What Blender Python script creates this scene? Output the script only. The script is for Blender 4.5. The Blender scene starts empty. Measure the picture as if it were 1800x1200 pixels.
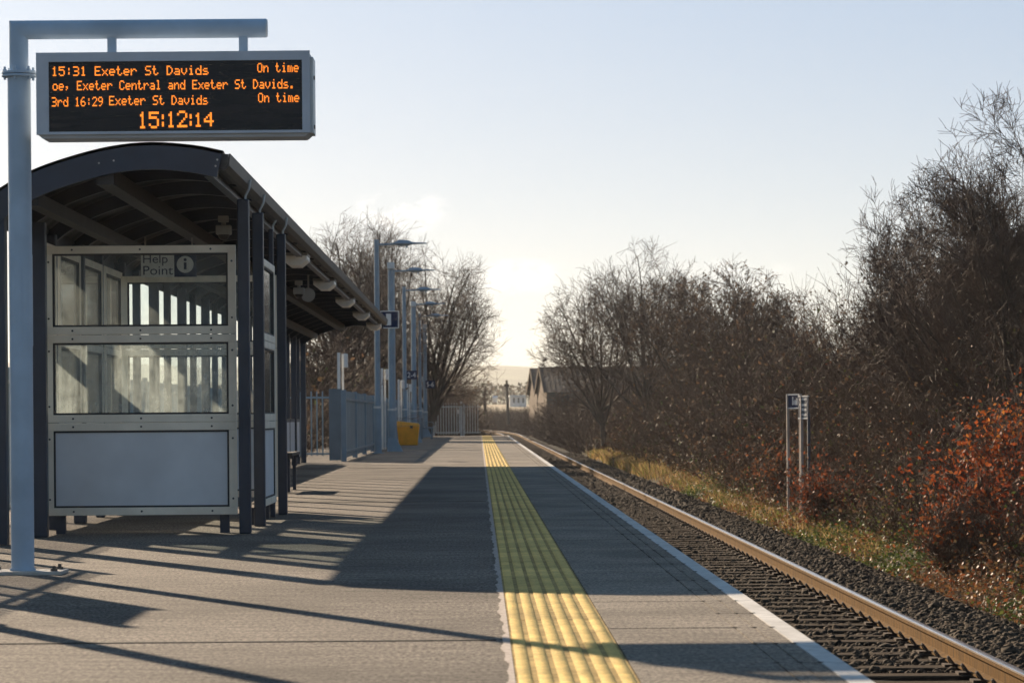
import bpy, math, random
import numpy as np
from mathutils import Vector, Matrix, Euler

# ------------------------------------------------------------------ camera, world, sun, exposure
scene = bpy.context.scene
COL = scene.collection
R = math.radians
F = 5500.0                      # focal length in photo pixels (photo is 1800 x 1200)
CH = 0.864                      # camera height above the platform
ROLL = 0.0078
VPX, VPY = 842.0, 730.0

cd = bpy.data.cameras.new('camera')
cam = bpy.data.objects.new('camera', cd)
COL.objects.link(cam)
cam.location = (0, 0, CH)
cam.rotation_euler = (R(90), ROLL, 0)
cd.sensor_fit = 'HORIZONTAL'
cd.sensor_width = 36.0
cd.lens = 36.0 * F / 1800.0
cd.shift_x = (900 - VPX) / 1800.0
cd.shift_y = (VPY - 600) / 1800.0
cd.clip_start = 0.1
cd.clip_end = 20000
cd.dof.use_dof = True
cd.dof.focus_distance = 24.0
cd.dof.aperture_fstop = 9.0
scene.camera = cam

TO_SUN = Vector((-0.483, 1.0, 0.0)).normalized()
ELEV = R(20.6)
SUNV = Vector((TO_SUN.x * math.cos(ELEV), TO_SUN.y * math.cos(ELEV), math.sin(ELEV)))
sd = bpy.data.lights.new('sun', 'SUN')
sd.energy = 5.0
sd.angle = R(0.5)
sd.color = (1.0, 0.80, 0.58)
sun = bpy.data.objects.new('sun', sd)
COL.objects.link(sun)
sun.rotation_euler = (-SUNV).to_track_quat('-Z', 'Y').to_euler()

SKY_STRENGTH = 0.138
world = bpy.data.worlds.new('World')
scene.world = world
world.use_nodes = True
wt = world.node_tree
wt.nodes.clear()


def wn(kind, **kw):
    n = wt.nodes.new(kind)
    for k, v in kw.items():
        setattr(n, k, v)
    return n


def wmath(op, a, b=None, c=None):
    n = wn('ShaderNodeMath', operation=op)
    for i, x in enumerate((a, b, c)):
        if x is None:
            continue
        if isinstance(x, (int, float)):
            n.inputs[i].default_value = x
        else:
            wt.links.new(x, n.inputs[i])
    return n.outputs[0]


w_out = wn('ShaderNodeOutputWorld')
w_bg = wn('ShaderNodeBackground')
w_bg.inputs['Strength'].default_value = SKY_STRENGTH
w_tc = wn('ShaderNodeTexCoord')
w_sep = wn('ShaderNodeSeparateXYZ')
wt.links.new(w_tc.outputs['Generated'], w_sep.inputs[0])
w_zs = wmath('MULTIPLY', w_sep.outputs['Z'], 2.6)
w_zs = wmath('ADD', w_zs, 0.02)
w_comb = wn('ShaderNodeCombineXYZ')
wt.links.new(w_sep.outputs['X'], w_comb.inputs[0])
wt.links.new(w_sep.outputs['Y'], w_comb.inputs[1])
wt.links.new(w_zs, w_comb.inputs[2])
w_nrm = wn('ShaderNodeVectorMath', operation='NORMALIZE')
wt.links.new(w_comb.outputs[0], w_nrm.inputs[0])
w_sky = wn('ShaderNodeTexSky')
w_sky.sky_type = 'NISHITA'
w_sky.sun_disc = False
w_sky.sun_elevation = ELEV
w_sky.sun_rotation = math.atan2(TO_SUN.x, TO_SUN.y)
w_sky.air_density = 1.0
w_sky.dust_density = 0.75
w_sky.ozone_density = 1.6
wt.links.new(w_nrm.outputs[0], w_sky.inputs['Vector'])
# deeper blue overhead, tint added above the view to turn the shade bluer
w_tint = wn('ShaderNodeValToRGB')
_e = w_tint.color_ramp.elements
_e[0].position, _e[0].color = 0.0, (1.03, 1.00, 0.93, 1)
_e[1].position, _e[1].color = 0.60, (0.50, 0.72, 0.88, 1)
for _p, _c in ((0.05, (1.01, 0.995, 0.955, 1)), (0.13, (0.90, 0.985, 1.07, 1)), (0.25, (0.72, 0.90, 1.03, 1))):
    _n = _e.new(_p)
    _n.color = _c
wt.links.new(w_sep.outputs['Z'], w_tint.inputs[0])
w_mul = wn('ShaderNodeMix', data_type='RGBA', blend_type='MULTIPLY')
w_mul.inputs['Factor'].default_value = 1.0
w_gam = wn('ShaderNodeGamma')            # compresses the sky colour to flatten the glow around the sun
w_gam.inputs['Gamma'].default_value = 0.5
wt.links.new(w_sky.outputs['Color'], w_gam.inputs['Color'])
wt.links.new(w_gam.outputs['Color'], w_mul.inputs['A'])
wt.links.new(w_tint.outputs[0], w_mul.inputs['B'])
# a few soft clouds low over the line
w_az = wmath('DIVIDE', w_sep.outputs['X'], wmath('MAXIMUM', w_sep.outputs['Y'], 0.05))
w_el = wmath('DIVIDE', w_sep.outputs['Z'], wmath('MAXIMUM', w_sep.outputs['Y'], 0.05))
w_map = wn('ShaderNodeMapping')
w_map.inputs['Scale'].default_value = (90, 90, 150)
wt.links.new(w_tc.outputs['Generated'], w_map.inputs['Vector'])
w_noise = wn('ShaderNodeTexNoise')
w_noise.inputs['Scale'].default_value = 1.0
w_noise.inputs['Detail'].default_value = 6.0
w_noise.inputs['Roughness'].default_value = 0.6
wt.links.new(w_map.outputs[0], w_noise.inputs['Vector'])
total = None
for (cx, cy, sx, sy, amp) in ((705, 372, 100, 44, 1.0), (915, 487, 95, 36, 0.85), (1290, 478, 120, 22, 0.4)):
    az0, el0 = (cx - VPX) / F, (VPY - cy) / F
    a = wmath('DIVIDE', wmath('SUBTRACT', w_az, az0), sx / F)
    b = wmath('DIVIDE', wmath('SUBTRACT', w_el, el0), sy / F)
    r2 = wmath('ADD', wmath('MULTIPLY', a, a), wmath('MULTIPLY', b, b))
    g = wmath('MULTIPLY', wmath('SUBTRACT', 1.0, wmath('MINIMUM', r2, 1.0)), amp)
    total = g if total is None else wmath('MAXIMUM', total, g)
w_cl = wmath('MULTIPLY', total, wmath('MULTIPLY_ADD', w_noise.outputs['Fac'], 4.2, -1.75))
w_cl = wmath('MINIMUM', wmath('MAXIMUM', w_cl, 0.0), 1.0)
w_cl = wmath('MULTIPLY', w_cl, 0.95)
w_mix = wn('ShaderNodeMix', data_type='RGBA')
wt.links.new(w_cl, w_mix.inputs['Factor'])
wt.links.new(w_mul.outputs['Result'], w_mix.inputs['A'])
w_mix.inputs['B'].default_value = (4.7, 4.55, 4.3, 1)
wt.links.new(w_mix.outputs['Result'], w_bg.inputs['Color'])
wt.links.new(w_bg.outputs[0], w_out.inputs['Surface'])

vs = scene.view_settings
scene.display_settings.display_device = 'sRGB'
vs.view_transform = 'Standard'
vs.look = 'None'
vs.exposure = 1.08
vs.gamma = 1.0
scene.cycles.max_bounces = 8
scene.cycles.transparent_max_bounces = 24
scene.cycles.volume_bounces = 0
scene.cycles.use_denoising = True

rng = np.random.default_rng(7)
random.seed(7)


# ------------------------------------------------------------------ photo pixel -> world
def unroll(px, py):
    u, v = px - VPX, VPY - py
    return u + v * ROLL, v - u * ROLL


def P(px, py, Y):
    u, v = unroll(px, py)
    return Vector((u / F * Y, Y, CH + v / F * Y))


def PX(px, Y):
    return (px - VPX) / F * Y


# ------------------------------------------------------------------ materials
MATS = {}


def new_mat(name):
    m = bpy.data.materials.new(name)
    m.use_nodes = True
    nt = m.node_tree
    bs = nt.nodes['Principled BSDF']
    return m, nt, bs


def mat(name, col, rough=0.6, metal=0.0, var=0.18, nscale=6.0, bump=0.0, bscale=60.0,
        stretch=(1, 1, 1), col2=None, detail=5.0, spec=0.5, patch=0.0, pscale=0.6, lo=0.35, hi=0.65, grain=0.0, spots=False, tile=0.0):
    if name in MATS:
        return MATS[name]
    m, nt, bs = new_mat(name)
    N, L = nt.nodes, nt.links
    tc = N.new('ShaderNodeTexCoord')
    mp = N.new('ShaderNodeMapping')
    mp.inputs['Scale'].default_value = stretch
    L.new(tc.outputs['Object'], mp.inputs['Vector'])
    no = N.new('ShaderNodeTexNoise')
    no.inputs['Scale'].default_value = nscale
    no.inputs['Detail'].default_value = detail
    no.inputs['Roughness'].default_value = 0.6
    L.new(mp.outputs[0], no.inputs['Vector'])
    cr = N.new('ShaderNodeValToRGB')
    c2 = col2 if col2 else tuple(min(1, c * (1 + var)) for c in col)
    c1 = col if col2 else tuple(c * (1 - var) for c in col)
    cr.color_ramp.elements[0].position = lo
    cr.color_ramp.elements[1].position = hi
    cr.color_ramp.elements[0].color = (*c1, 1)
    cr.color_ramp.elements[1].color = (*c2, 1)
    L.new(no.outputs['Fac'], cr.inputs[0])
    out = cr.outputs[0]
    if patch > 0:
        n2 = N.new('ShaderNodeTexNoise')
        n2.inputs['Scale'].default_value = pscale
        n2.inputs['Detail'].default_value = 4
        L.new(tc.outputs['Object'], n2.inputs['Vector'])
        mr = N.new('ShaderNodeMapRange')
        mr.inputs['From Min'].default_value = 0.35
        mr.inputs['From Max'].default_value = 0.65
        mr.inputs['To Min'].default_value = 1 - patch
        mr.inputs['To Max'].default_value = 1 + patch
        L.new(n2.outputs['Fac'], mr.inputs['Value'])
        vm = N.new('ShaderNodeVectorMath')
        vm.operation = 'SCALE'
        L.new(out, vm.inputs[0])
        L.new(mr.outputs[0], vm.inputs['Scale'])
        out = vm.outputs[0]
    if grain > 0:
        n3 = N.new('ShaderNodeTexNoise')
        n3.inputs['Scale'].default_value = 1.0
        mp3 = N.new('ShaderNodeMapping')
        mp3.inputs['Scale'].default_value = (55, 22, 55)
        L.new(tc.outputs['Object'], mp3.inputs['Vector'])
        n3.inputs['Detail'].default_value = 3
        n3.inputs['Roughness'].default_value = 0.8
        L.new(mp3.outputs[0], n3.inputs['Vector'])
        mr3 = N.new('ShaderNodeMapRange')
        mr3.inputs['From Min'].default_value = 0.38
        mr3.inputs['From Max'].default_value = 0.62
        mr3.inputs['To Min'].default_value = 1 - grain
        mr3.inputs['To Max'].default_value = 1 + grain
        L.new(n3.outputs['Fac'], mr3.inputs['Value'])
        vm3 = N.new('ShaderNodeVectorMath')
        vm3.operation = 'SCALE'
        L.new(out, vm3.inputs[0])
        L.new(mr3.outputs[0], vm3.inputs['Scale'])
        out = vm3.outputs[0]
    if tile > 0:
        # each laid tile has its own slight shade
        sx = N.new('ShaderNodeSeparateXYZ')
        L.new(tc.outputs['Object'], sx.inputs[0])
        dv = N.new('ShaderNodeMath')
        dv.operation = 'DIVIDE'
        L.new(sx.outputs['Y'], dv.inputs[0])
        dv.inputs[1].default_value = tile
        fl = N.new('ShaderNodeMath')
        fl.operation = 'FLOOR'
        L.new(dv.outputs[0], fl.inputs[0])
        wh = N.new('ShaderNodeTexWhiteNoise')
        wh.noise_dimensions = '1D'
        L.new(fl.outputs[0], wh.inputs['W'])
        mt = N.new('ShaderNodeMapRange')
        mt.inputs['To Min'].default_value = 0.86
        mt.inputs['To Max'].default_value = 1.08
        L.new(wh.outputs['Value'], mt.inputs['Value'])
        vt = N.new('ShaderNodeVectorMath')
        vt.operation = 'SCALE'
        L.new(out, vt.inputs[0])
        L.new(mt.outputs[0], vt.inputs['Scale'])
        out = vt.outputs[0]
    if spots:
        # old chewing gum and dark drips
        for scl, thr, colr, rnd in ((2.6, 0.045, (0.30, 0.27, 0.24), 0.72), (1.7, 0.06, (0.035, 0.032, 0.03), 0.80)):
            vo = N.new('ShaderNodeTexVoronoi')
            vo.inputs['Scale'].default_value = scl
            L.new(tc.outputs['Object'], vo.inputs['Vector'])
            lt = N.new('ShaderNodeMath')
            lt.operation = 'LESS_THAN'
            L.new(vo.outputs['Distance'], lt.inputs[0])
            lt.inputs[1].default_value = thr
            sp = N.new('ShaderNodeSeparateColor')
            L.new(vo.outputs['Color'], sp.inputs[0])
            gt_ = N.new('ShaderNodeMath')
            gt_.operation = 'GREATER_THAN'
            L.new(sp.outputs[0], gt_.inputs[0])
            gt_.inputs[1].default_value = rnd
            mm = N.new('ShaderNodeMath')
            mm.operation = 'MULTIPLY'
            L.new(lt.outputs[0], mm.inputs[0])
            L.new(gt_.outputs[0], mm.inputs[1])
            m8 = N.new('ShaderNodeMath')
            m8.operation = 'MULTIPLY'
            m8.inputs[1].default_value = 0.8
            L.new(mm.outputs[0], m8.inputs[0])
            mc = N.new('ShaderNodeMix')
            mc.data_type = 'RGBA'
            L.new(m8.outputs[0], mc.inputs['Factor'])
            L.new(out, mc.inputs['A'])
            mc.inputs['B'].default_value = (*colr, 1)
            out = mc.outputs['Result']
    L.new(out, bs.inputs['Base Color'])
    bs.inputs['Roughness'].default_value = rough
    bs.inputs['Metallic'].default_value = metal
    bs.inputs['Specular IOR Level'].default_value = spec
    if bump > 0:
        nb = N.new('ShaderNodeTexNoise')
        nb.inputs['Scale'].default_value = bscale
        nb.inputs['Detail'].default_value = 4
        L.new(mp.outputs[0], nb.inputs['Vector'])
        bp = N.new('ShaderNodeBump')
        bp.inputs['Strength'].default_value = min(1, bump)
        bp.inputs['Distance'].default_value = 0.01
        L.new(nb.outputs['Fac'], bp.inputs['Height'])
        L.new(bp.outputs[0], bs.inputs['Normal'])
    MATS[name] = m
    return m


def leaf_mat(name, transl=0.35, rough=0.45, spec=0.4):
    m, nt, bs = new_mat(name)
    N, L = nt.nodes, nt.links
    at = N.new('ShaderNodeAttribute')
    at.attribute_name = 'tint'
    L.new(at.outputs['Color'], bs.inputs['Base Color'])
    bs.inputs['Roughness'].default_value = rough
    bs.inputs['Specular IOR Level'].default_value = spec
    tr = N.new('ShaderNodeBsdfTranslucent')
    L.new(at.outputs['Color'], tr.inputs['Color'])
    mx = N.new('ShaderNodeMixShader')
    mx.inputs[0].default_value = transl
    L.new(bs.outputs[0], mx.inputs[1])
    L.new(tr.outputs[0], mx.inputs[2])
    L.new(mx.outputs[0], N['Material Output'].inputs['Surface'])
    MATS[name] = m
    return m


def glass_mat(name, dirt=0.5, tint=(0.86, 0.92, 0.93), ior=1.22):
    m, nt, bs = new_mat(name)
    N, L = nt.nodes, nt.links
    N.remove(bs)
    tp = N.new('ShaderNodeBsdfTransparent')
    tp.inputs[0].default_value = (*tint, 1)
    gl = N.new('ShaderNodeBsdfGlossy')
    gl.inputs['Roughness'].default_value = 0.02
    fr = N.new('ShaderNodeFresnel')
    fr.inputs[0].default_value = ior
    m1 = N.new('ShaderNodeMixShader')
    L.new(fr.outputs[0], m1.inputs[0])
    L.new(tp.outputs[0], m1.inputs[1])
    L.new(gl.outputs[0], m1.inputs[2])
    tl = N.new('ShaderNodeBsdfTranslucent')
    tl.inputs[0].default_value = (0.88, 0.91, 0.88, 1)
    df = N.new('ShaderNodeBsdfDiffuse')
    df.inputs[0].default_value = (0.78, 0.80, 0.76, 1)
    m3 = N.new('ShaderNodeMixShader')
    m3.inputs[0].default_value = 0.5
    L.new(tl.outputs[0], m3.inputs[1])
    L.new(df.outputs[0], m3.inputs[2])
    tc = N.new('ShaderNodeTexCoord')
    mp = N.new('ShaderNodeMapping')
    mp.inputs['Scale'].default_value = (14, 14, 1.6)
    L.new(tc.outputs['Object'], mp.inputs['Vector'])
    n1 = N.new('ShaderNodeTexNoise')
    n1.inputs['Scale'].default_value = 1.6
    n1.inputs['Detail'].default_value = 8
    n1.inputs['Roughness'].default_value = 0.7
    L.new(mp.outputs[0], n1.inputs['Vector'])
    n2 = N.new('ShaderNodeTexNoise')
    n2.inputs['Scale'].default_value = 9
    n2.inputs['Detail'].default_value = 9
    n2.inputs['Roughness'].default_value = 0.75
    L.new(tc.outputs['Object'], n2.inputs['Vector'])
    mu = N.new('ShaderNodeMath')
    mu.operation = 'MULTIPLY'
    L.new(n1.outputs['Fac'], mu.inputs[0])
    L.new(n2.outputs['Fac'], mu.inputs[1])
    mr = N.new('ShaderNodeMapRange')
    mr.inputs['From Min'].default_value = 0.16
    mr.inputs['From Max'].default_value = 0.42
    mr.inputs['To Min'].default_value = 0.10 * dirt
    mr.inputs['To Max'].default_value = 0.62 * dirt
    L.new(mu.outputs[0], mr.inputs['Value'])
    m2 = N.new('ShaderNodeMixShader')
    L.new(mr.outputs[0], m2.inputs[0])
    L.new(m1.outputs[0], m2.inputs[1])
    L.new(m3.outputs[0], m2.inputs[2])
    L.new(m2.outputs[0], N['Material Output'].inputs['Surface'])
    MATS[name] = m
    return m


def emit_mat(name, col, strength):
    m, nt, bs = new_mat(name)
    bs.inputs['Base Color'].default_value = (*[c * .5 for c in col], 1)
    bs.inputs['Emission Color'].default_value = (*col, 1)
    bs.inputs['Emission Strength'].default_value = strength
    MATS[name] = m
    return m


M_ASPHALT = mat('platform_asphalt', (0.138, 0.119, 0.100), 0.85, var=0.36, nscale=5, stretch=(0.5, 3.0, 1), bump=0.8, bscale=55, patch=0.28, pscale=0.55, detail=9, spec=0.15, grain=0.7, spots=True)
M_COPING = mat('coping_concrete', (0.19, 0.165, 0.136), 0.85, var=0.24, nscale=7, stretch=(0.5, 2.5, 1), bump=0.7, bscale=60, patch=0.26, pscale=0.9, detail=9, spec=0.15, grain=0.5, spots=True)
M_EDGE = mat('white_edge_paint', (0.52, 0.51, 0.49), 0.85, spec=0.15, var=0.14, nscale=14, bump=0.2, bscale=80, patch=0.12, pscale=2.0)
M_YELLOW = mat('yellow_tactile', (0.68, 0.49, 0.165), 0.85, spec=0.15, var=0.12, nscale=10, patch=0.16, pscale=2.0, bump=0.3, bscale=70, grain=0.12, tile=0.4)
M_GROOVE = mat('dirty_yellow_groove', (0.36, 0.255, 0.10), 0.9, spec=0.05, var=0.3, nscale=14, patch=0.2, pscale=2)
M_MORTAR = mat('mortar', (0.36, 0.30, 0.26), 0.85, var=0.3, nscale=30, bump=0.5, bscale=60)
M_JOINT = mat('joint_filler', (0.05, 0.045, 0.04), 0.9, var=0.3, nscale=20)
M_WALL = mat('platform_wall', (0.12, 0.11, 0.10), 0.9, var=0.3, nscale=4, bump=0.4)
M_NAVY = mat('navy_painted_steel', (0.016, 0.027, 0.050), 0.42, var=0.15, nscale=5, bump=0.05, bscale=40)
M_ROOF = mat('dark_roof_sheet', (0.010, 0.014, 0.021), 0.5, var=0.2, nscale=3, bump=0.1, bscale=20)
M_BEAM = mat('dull_steel_beam', (0.036, 0.038, 0.042), 0.6, var=0.2, nscale=4)
M_GUTTER = mat('gutter_brown', (0.045, 0.040, 0.037), 0.5, var=0.25, nscale=9, stretch=(1, 0.3, 4), bump=0.05)
M_FRAME = mat('stainless_frame', (0.86, 0.77, 0.63), 0.5, metal=0.0, var=0.08, nscale=4, stretch=(1, 1, 1), bump=0.05, bscale=120)
M_BOLT = mat('dark_bolt', (0.08, 0.075, 0.07), 0.4, metal=0.6, var=0.2)
M_PANEL = mat('grey_panel', (0.68, 0.70, 0.73), 0.5, var=0.05, nscale=3, bump=0.04, bscale=50, patch=0.05, pscale=2)
M_GASKET = mat('black_gasket', (0.025, 0.025, 0.027), 0.6)
M_MAST = mat('blue_grey_paint', (0.34, 0.45, 0.57), 0.42, var=0.07, nscale=3, bump=0.06, bscale=60, patch=0.06, pscale=3)
M_PLATE = mat('base_plate_steel', (0.46, 0.44, 0.41), 0.5, metal=0.3, var=0.2, nscale=9)
M_HOUSING = mat('display_housing', (0.45, 0.50, 0.57), 0.45, var=0.06, nscale=4, bump=0.04)
M_SCREEN = mat('display_screen', (0.010, 0.008, 0.009), 0.25, var=0.3, nscale=5, stretch=(1, 1, 8), spec=0.3)
M_LED = emit_mat('orange_led', (1.0, 0.25, 0.02), 0.85)
M_FENCE = mat('fence_blue_grey', (0.15, 0.20, 0.24), 0.5, var=0.12, nscale=3, patch=0.1)
M_COLUMN = mat('lamp_column_paint', (0.20, 0.28, 0.35), 0.4, var=0.12, nscale=3)
M_GALV = mat('galvanised_steel', (0.52, 0.56, 0.58), 0.45, metal=0.3, var=0.12, nscale=6)
M_WHITE = mat('white_paint', (0.72, 0.71, 0.68), 0.5, var=0.06, nscale=5)
M_SIGN = mat('sign_navy', (0.012, 0.022, 0.065), 0.6, spec=0.2, var=0.1)
M_POSTGREY = mat('weathered_post', (0.36, 0.32, 0.29), 0.7, spec=0.1, var=0.2, nscale=4)
M_SIGNGREY = mat('sign_slate', (0.06, 0.075, 0.10), 0.6, spec=0.2, var=0.1)
M_BIN = mat('yellow_bin_plastic', (0.88, 0.37, 0.02), 0.45, var=0.1, nscale=4)
M_LIGHT = mat('luminaire_diffuser', (0.82, 0.78, 0.72), 0.35, var=0.08, nscale=8)
M_GREYBOX = mat('grey_casing', (0.30, 0.29, 0.27), 0.5, var=0.08)
M_BLACK = mat('black_plastic', (0.02, 0.02, 0.022), 0.35)
M_RAILTOP = mat('rail_head_steel', (0.74, 0.64, 0.55), 0.22, metal=0.95, var=0.12, nscale=4, stretch=(8, 0.4, 1))
M_RAILSIDE = mat('rail_rust', (0.115, 0.058, 0.010), 0.75, metal=0.0, spec=0.04, var=0.3, nscale=9, stretch=(1, 1.6, 0.4), bump=0.3, bscale=50)
M_SLEEPER = mat('weathered_sleeper', (0.055, 0.040, 0.028), 0.9, spec=0.04, var=0.35, nscale=4, stretch=(0.6, 6, 3), bump=0.7, bscale=14)
M_CLIP = mat('rusty_clip', (0.05, 0.034, 0.024), 0.8, spec=0.15, var=0.3)
M_STONE = mat('ballast_stone', (0.026, 0.021, 0.016), 0.85, spec=0.06, col2=(0.085, 0.063, 0.044), nscale=22, detail=1, bump=0.3, bscale=40)
M_BED = mat('ballast_bed', (0.030, 0.027, 0.023), 0.95, spec=0.05, var=0.4, nscale=22, bump=1.0, bscale=22)
M_EARTH = mat('bank_earth', (0.05, 0.036, 0.022), 0.95, spec=0.05, col2=(0.085, 0.068, 0.034), nscale=1.3, bump=0.8, bscale=6)
M_FIELD = mat('stubble_field', (0.26, 0.20, 0.11), 0.9, var=0.15, nscale=0.05, stretch=(1, 0.3, 1))
M_HILL = mat('far_hill', (0.10, 0.115, 0.06), 0.9, var=0.35, nscale=0.012, patch=0.3, pscale=0.004)
M_BARK = mat('bare_bark', (0.070, 0.055, 0.042), 0.85, var=0.3, nscale=3, bump=0.4, bscale=20)
M_TWIG = mat('twig_bark', (0.085, 0.055, 0.040), 0.8, var=0.3, nscale=1.0)
M_TWIGR = mat('thicket_twig', (0.075, 0.046, 0.032), 0.75, col2=(0.22, 0.155, 0.11), nscale=3.5, lo=0.5, hi=0.74, spec=0.2)
M_LEAF = leaf_mat('leaf_tinted', 0.35, 0.65, 0.15)
M_LEAFSHINY = leaf_mat('leaf_shiny', 0.3, 0.58, 0.2)
M_GRASS = leaf_mat('grass_tinted', 0.45, 0.6, 0.3)
M_SHEDWALL = mat('shed_boards', (0.06, 0.072, 0.075), 0.8, var=0.2, nscale=0.8, stretch=(6, 6, 0.3))
M_SHEDBRICK = mat('shed_gable_render', (0.12, 0.088, 0.062), 0.9, spec=0.1, var=0.2, nscale=1.5)
M_SHEDROOF = mat('corrugated_roof', (0.05, 0.045, 0.043), 0.85, spec=0.1, var=0.3, nscale=0.6)
M_POLEWOOD = mat('pole_wood', (0.07, 0.055, 0.042), 0.8, var=0.2)
M_GLASS = glass_mat('dusty_glass', 0.16, (0.93, 0.96, 0.96), 1.08)
M_GLASSDIRTY = glass_mat('streaked_glass', 0.62, (0.88, 0.92, 0.92))


# ------------------------------------------------------------------ mesh building
def world_loc(o):
    v = Vector((0, 0, 0))
    while o is not None:
        v = v + o.location
        o = o.parent
    return v


class MB:
    def __init__(s):
        s.v, s.f = [], []

    def add(s, vs_, fs_):
        b = len(s.v)
        s.v += [tuple(p) for p in vs_]
        s.f += [tuple(i + b for i in q) for q in fs_]
        return s

    def box(s, x0, x1, y0, y1, z0, z1):
        return s.add([(x0, y0, z0), (x1, y0, z0), (x1, y1, z0), (x0, y1, z0), (x0, y0, z1), (x1, y0, z1), (x1, y1, z1), (x0, y1, z1)],
                     [(3, 2, 1, 0), (4, 5, 6, 7), (0, 1, 5, 4), (1, 2, 6, 5), (2, 3, 7, 6), (3, 0, 4, 7)])

    def obox(s, c, size, m=None):
        c = Vector(c)
        m = m or Matrix.Identity(3)
        hx, hy, hz = [k / 2 for k in size]
        pts = [c + m @ Vector((a * hx, b * hy, d * hz)) for d in (-1, 1) for a, b in ((-1, -1), (1, -1), (1, 1), (-1, 1))]
        return s.add(pts, [(3, 2, 1, 0), (4, 5, 6, 7), (0, 1, 5, 4), (1, 2, 6, 5), (2, 3, 7, 6), (3, 0, 4, 7)])

    def cyl(s, p0, p1, r0, r1=None, n=14, cap=True):
        p0, p1 = Vector(p0), Vector(p1)
        r1 = r0 if r1 is None else r1
        d = (p1 - p0).normalized()
        a = d.cross(Vector((0, 0, 1)))
        if a.length < 1e-3:
            a = Vector((1, 0, 0))
        a.normalize()
        b = d.cross(a)
        pts = []
        for p, r in ((p0, r0), (p1, r1)):
            for i in range(n):
                t = 2 * math.pi * i / n
                pts.append(p + a * (r * math.cos(t)) + b * (r * math.sin(t)))
        fs = [((i + 1) % n, i, n + i, n + (i + 1) % n) for i in range(n)]
        if cap:
            fs += [tuple(range(n)), tuple(range(2 * n - 1, n - 1, -1))]
        return s.add(pts, fs)

    def tube(s, pts, r, n=8):
        pts = [Vector(p) for p in pts]
        rings = []
        for i, p in enumerate(pts):
            d = (pts[min(i + 1, len(pts) - 1)] - pts[max(i - 1, 0)]).normalized()
            a = d.cross(Vector((0, 0, 1)))
            if a.length < 1e-3:
                a = d.cross(Vector((0, 1, 0)))
            a.normalize()
            b = d.cross(a)
            rr = r[i] if isinstance(r, (list, tuple)) else r
            rings.append([p + a * (rr * math.cos(2 * math.pi * k / n)) + b * (rr * math.sin(2 * math.pi * k / n)) for k in range(n)])
        vs_ = [q for rg in rings for q in rg]
        fs = []
        for i in range(len(rings) - 1):
            for k in range(n):
                fs.append((i * n + (k + 1) % n, i * n + k, (i + 1) * n + k, (i + 1) * n + (k + 1) % n))
        fs += [tuple(range(n)), tuple(range(len(vs_) - 1, len(vs_) - n - 1, -1))]
        return s.add(vs_, fs)

    def prism(s, poly, y0, y1):
        """poly in (x, z), extruded along y"""
        n = len(poly)
        vs_ = [(x, y0, z) for x, z in poly] + [(x, y1, z) for x, z in poly]
        fs = [(i, (i + 1) % n, n + (i + 1) % n, n + i) for i in range(n)]
        fs += [tuple(range(n - 1, -1, -1)), tuple(range(n, 2 * n))]
        return s.add(vs_, fs)

    def build(s, name, material, parent=None, loc=None, smooth=False, bevel=0.0, bseg=2):
        off = world_loc(parent) if parent is not None else Vector(loc or (0, 0, 0))
        me = bpy.data.meshes.new(name)
        me.from_pydata([(x - off.x, y - off.y, z - off.z) for x, y, z in s.v], [], s.f)
        me.materials.append(material)
        me.update()
        if smooth:
            me.polygons.foreach_set('use_smooth', [True] * len(me.polygons))
        o = bpy.data.objects.new(name, me)
        COL.objects.link(o)
        if parent is not None:
            o.parent = parent
        else:
            o.location = off
        if bevel > 0:
            bm_ = o.modifiers.new('bevel', 'BEVEL')
            bm_.width = bevel
            bm_.segments = bseg
            bm_.limit_method = 'ANGLE'
            bm_.angle_limit = R(40)
        if smooth:
            try:
                me.set_sharp_from_angle(angle=R(42))
            except Exception:
                pass
        return o


def np_mesh(name, V, Fc, material, parent=None, loc=None, tint=None):
    """V (n,3), Fc (m,k) arrays; tint per-vertex colours"""
    off = world_loc(parent) if parent is not None else Vector(loc or (0, 0, 0))
    V = np.asarray(V, dtype=np.float32) - np.array(off, dtype=np.float32)
    me = bpy.data.meshes.new(name)
    n, (m, k) = len(V), Fc.shape
    me.vertices.add(n)
    me.vertices.foreach_set('co', V.ravel())
    me.loops.add(m * k)
    me.loops.foreach_set('vertex_index', Fc.astype(np.int32).ravel())
    me.polygons.add(m)
    me.polygons.foreach_set('loop_start', np.arange(0, m * k, k, dtype=np.int32))
    if tint is not None:
        at = me.attributes.new('tint', 'FLOAT_COLOR', 'POINT')
        c4 = np.ones((n, 4), dtype=np.float32)
        c4[:, :3] = tint
        at.data.foreach_set('color', c4.ravel())
    me.materials.append(material)
    me.update(calc_edges=True)
    o = bpy.data.objects.new(name, me)
    COL.objects.link(o)
    if parent is not None:
        o.parent = parent
    else:
        o.location = off
    return o


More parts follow.
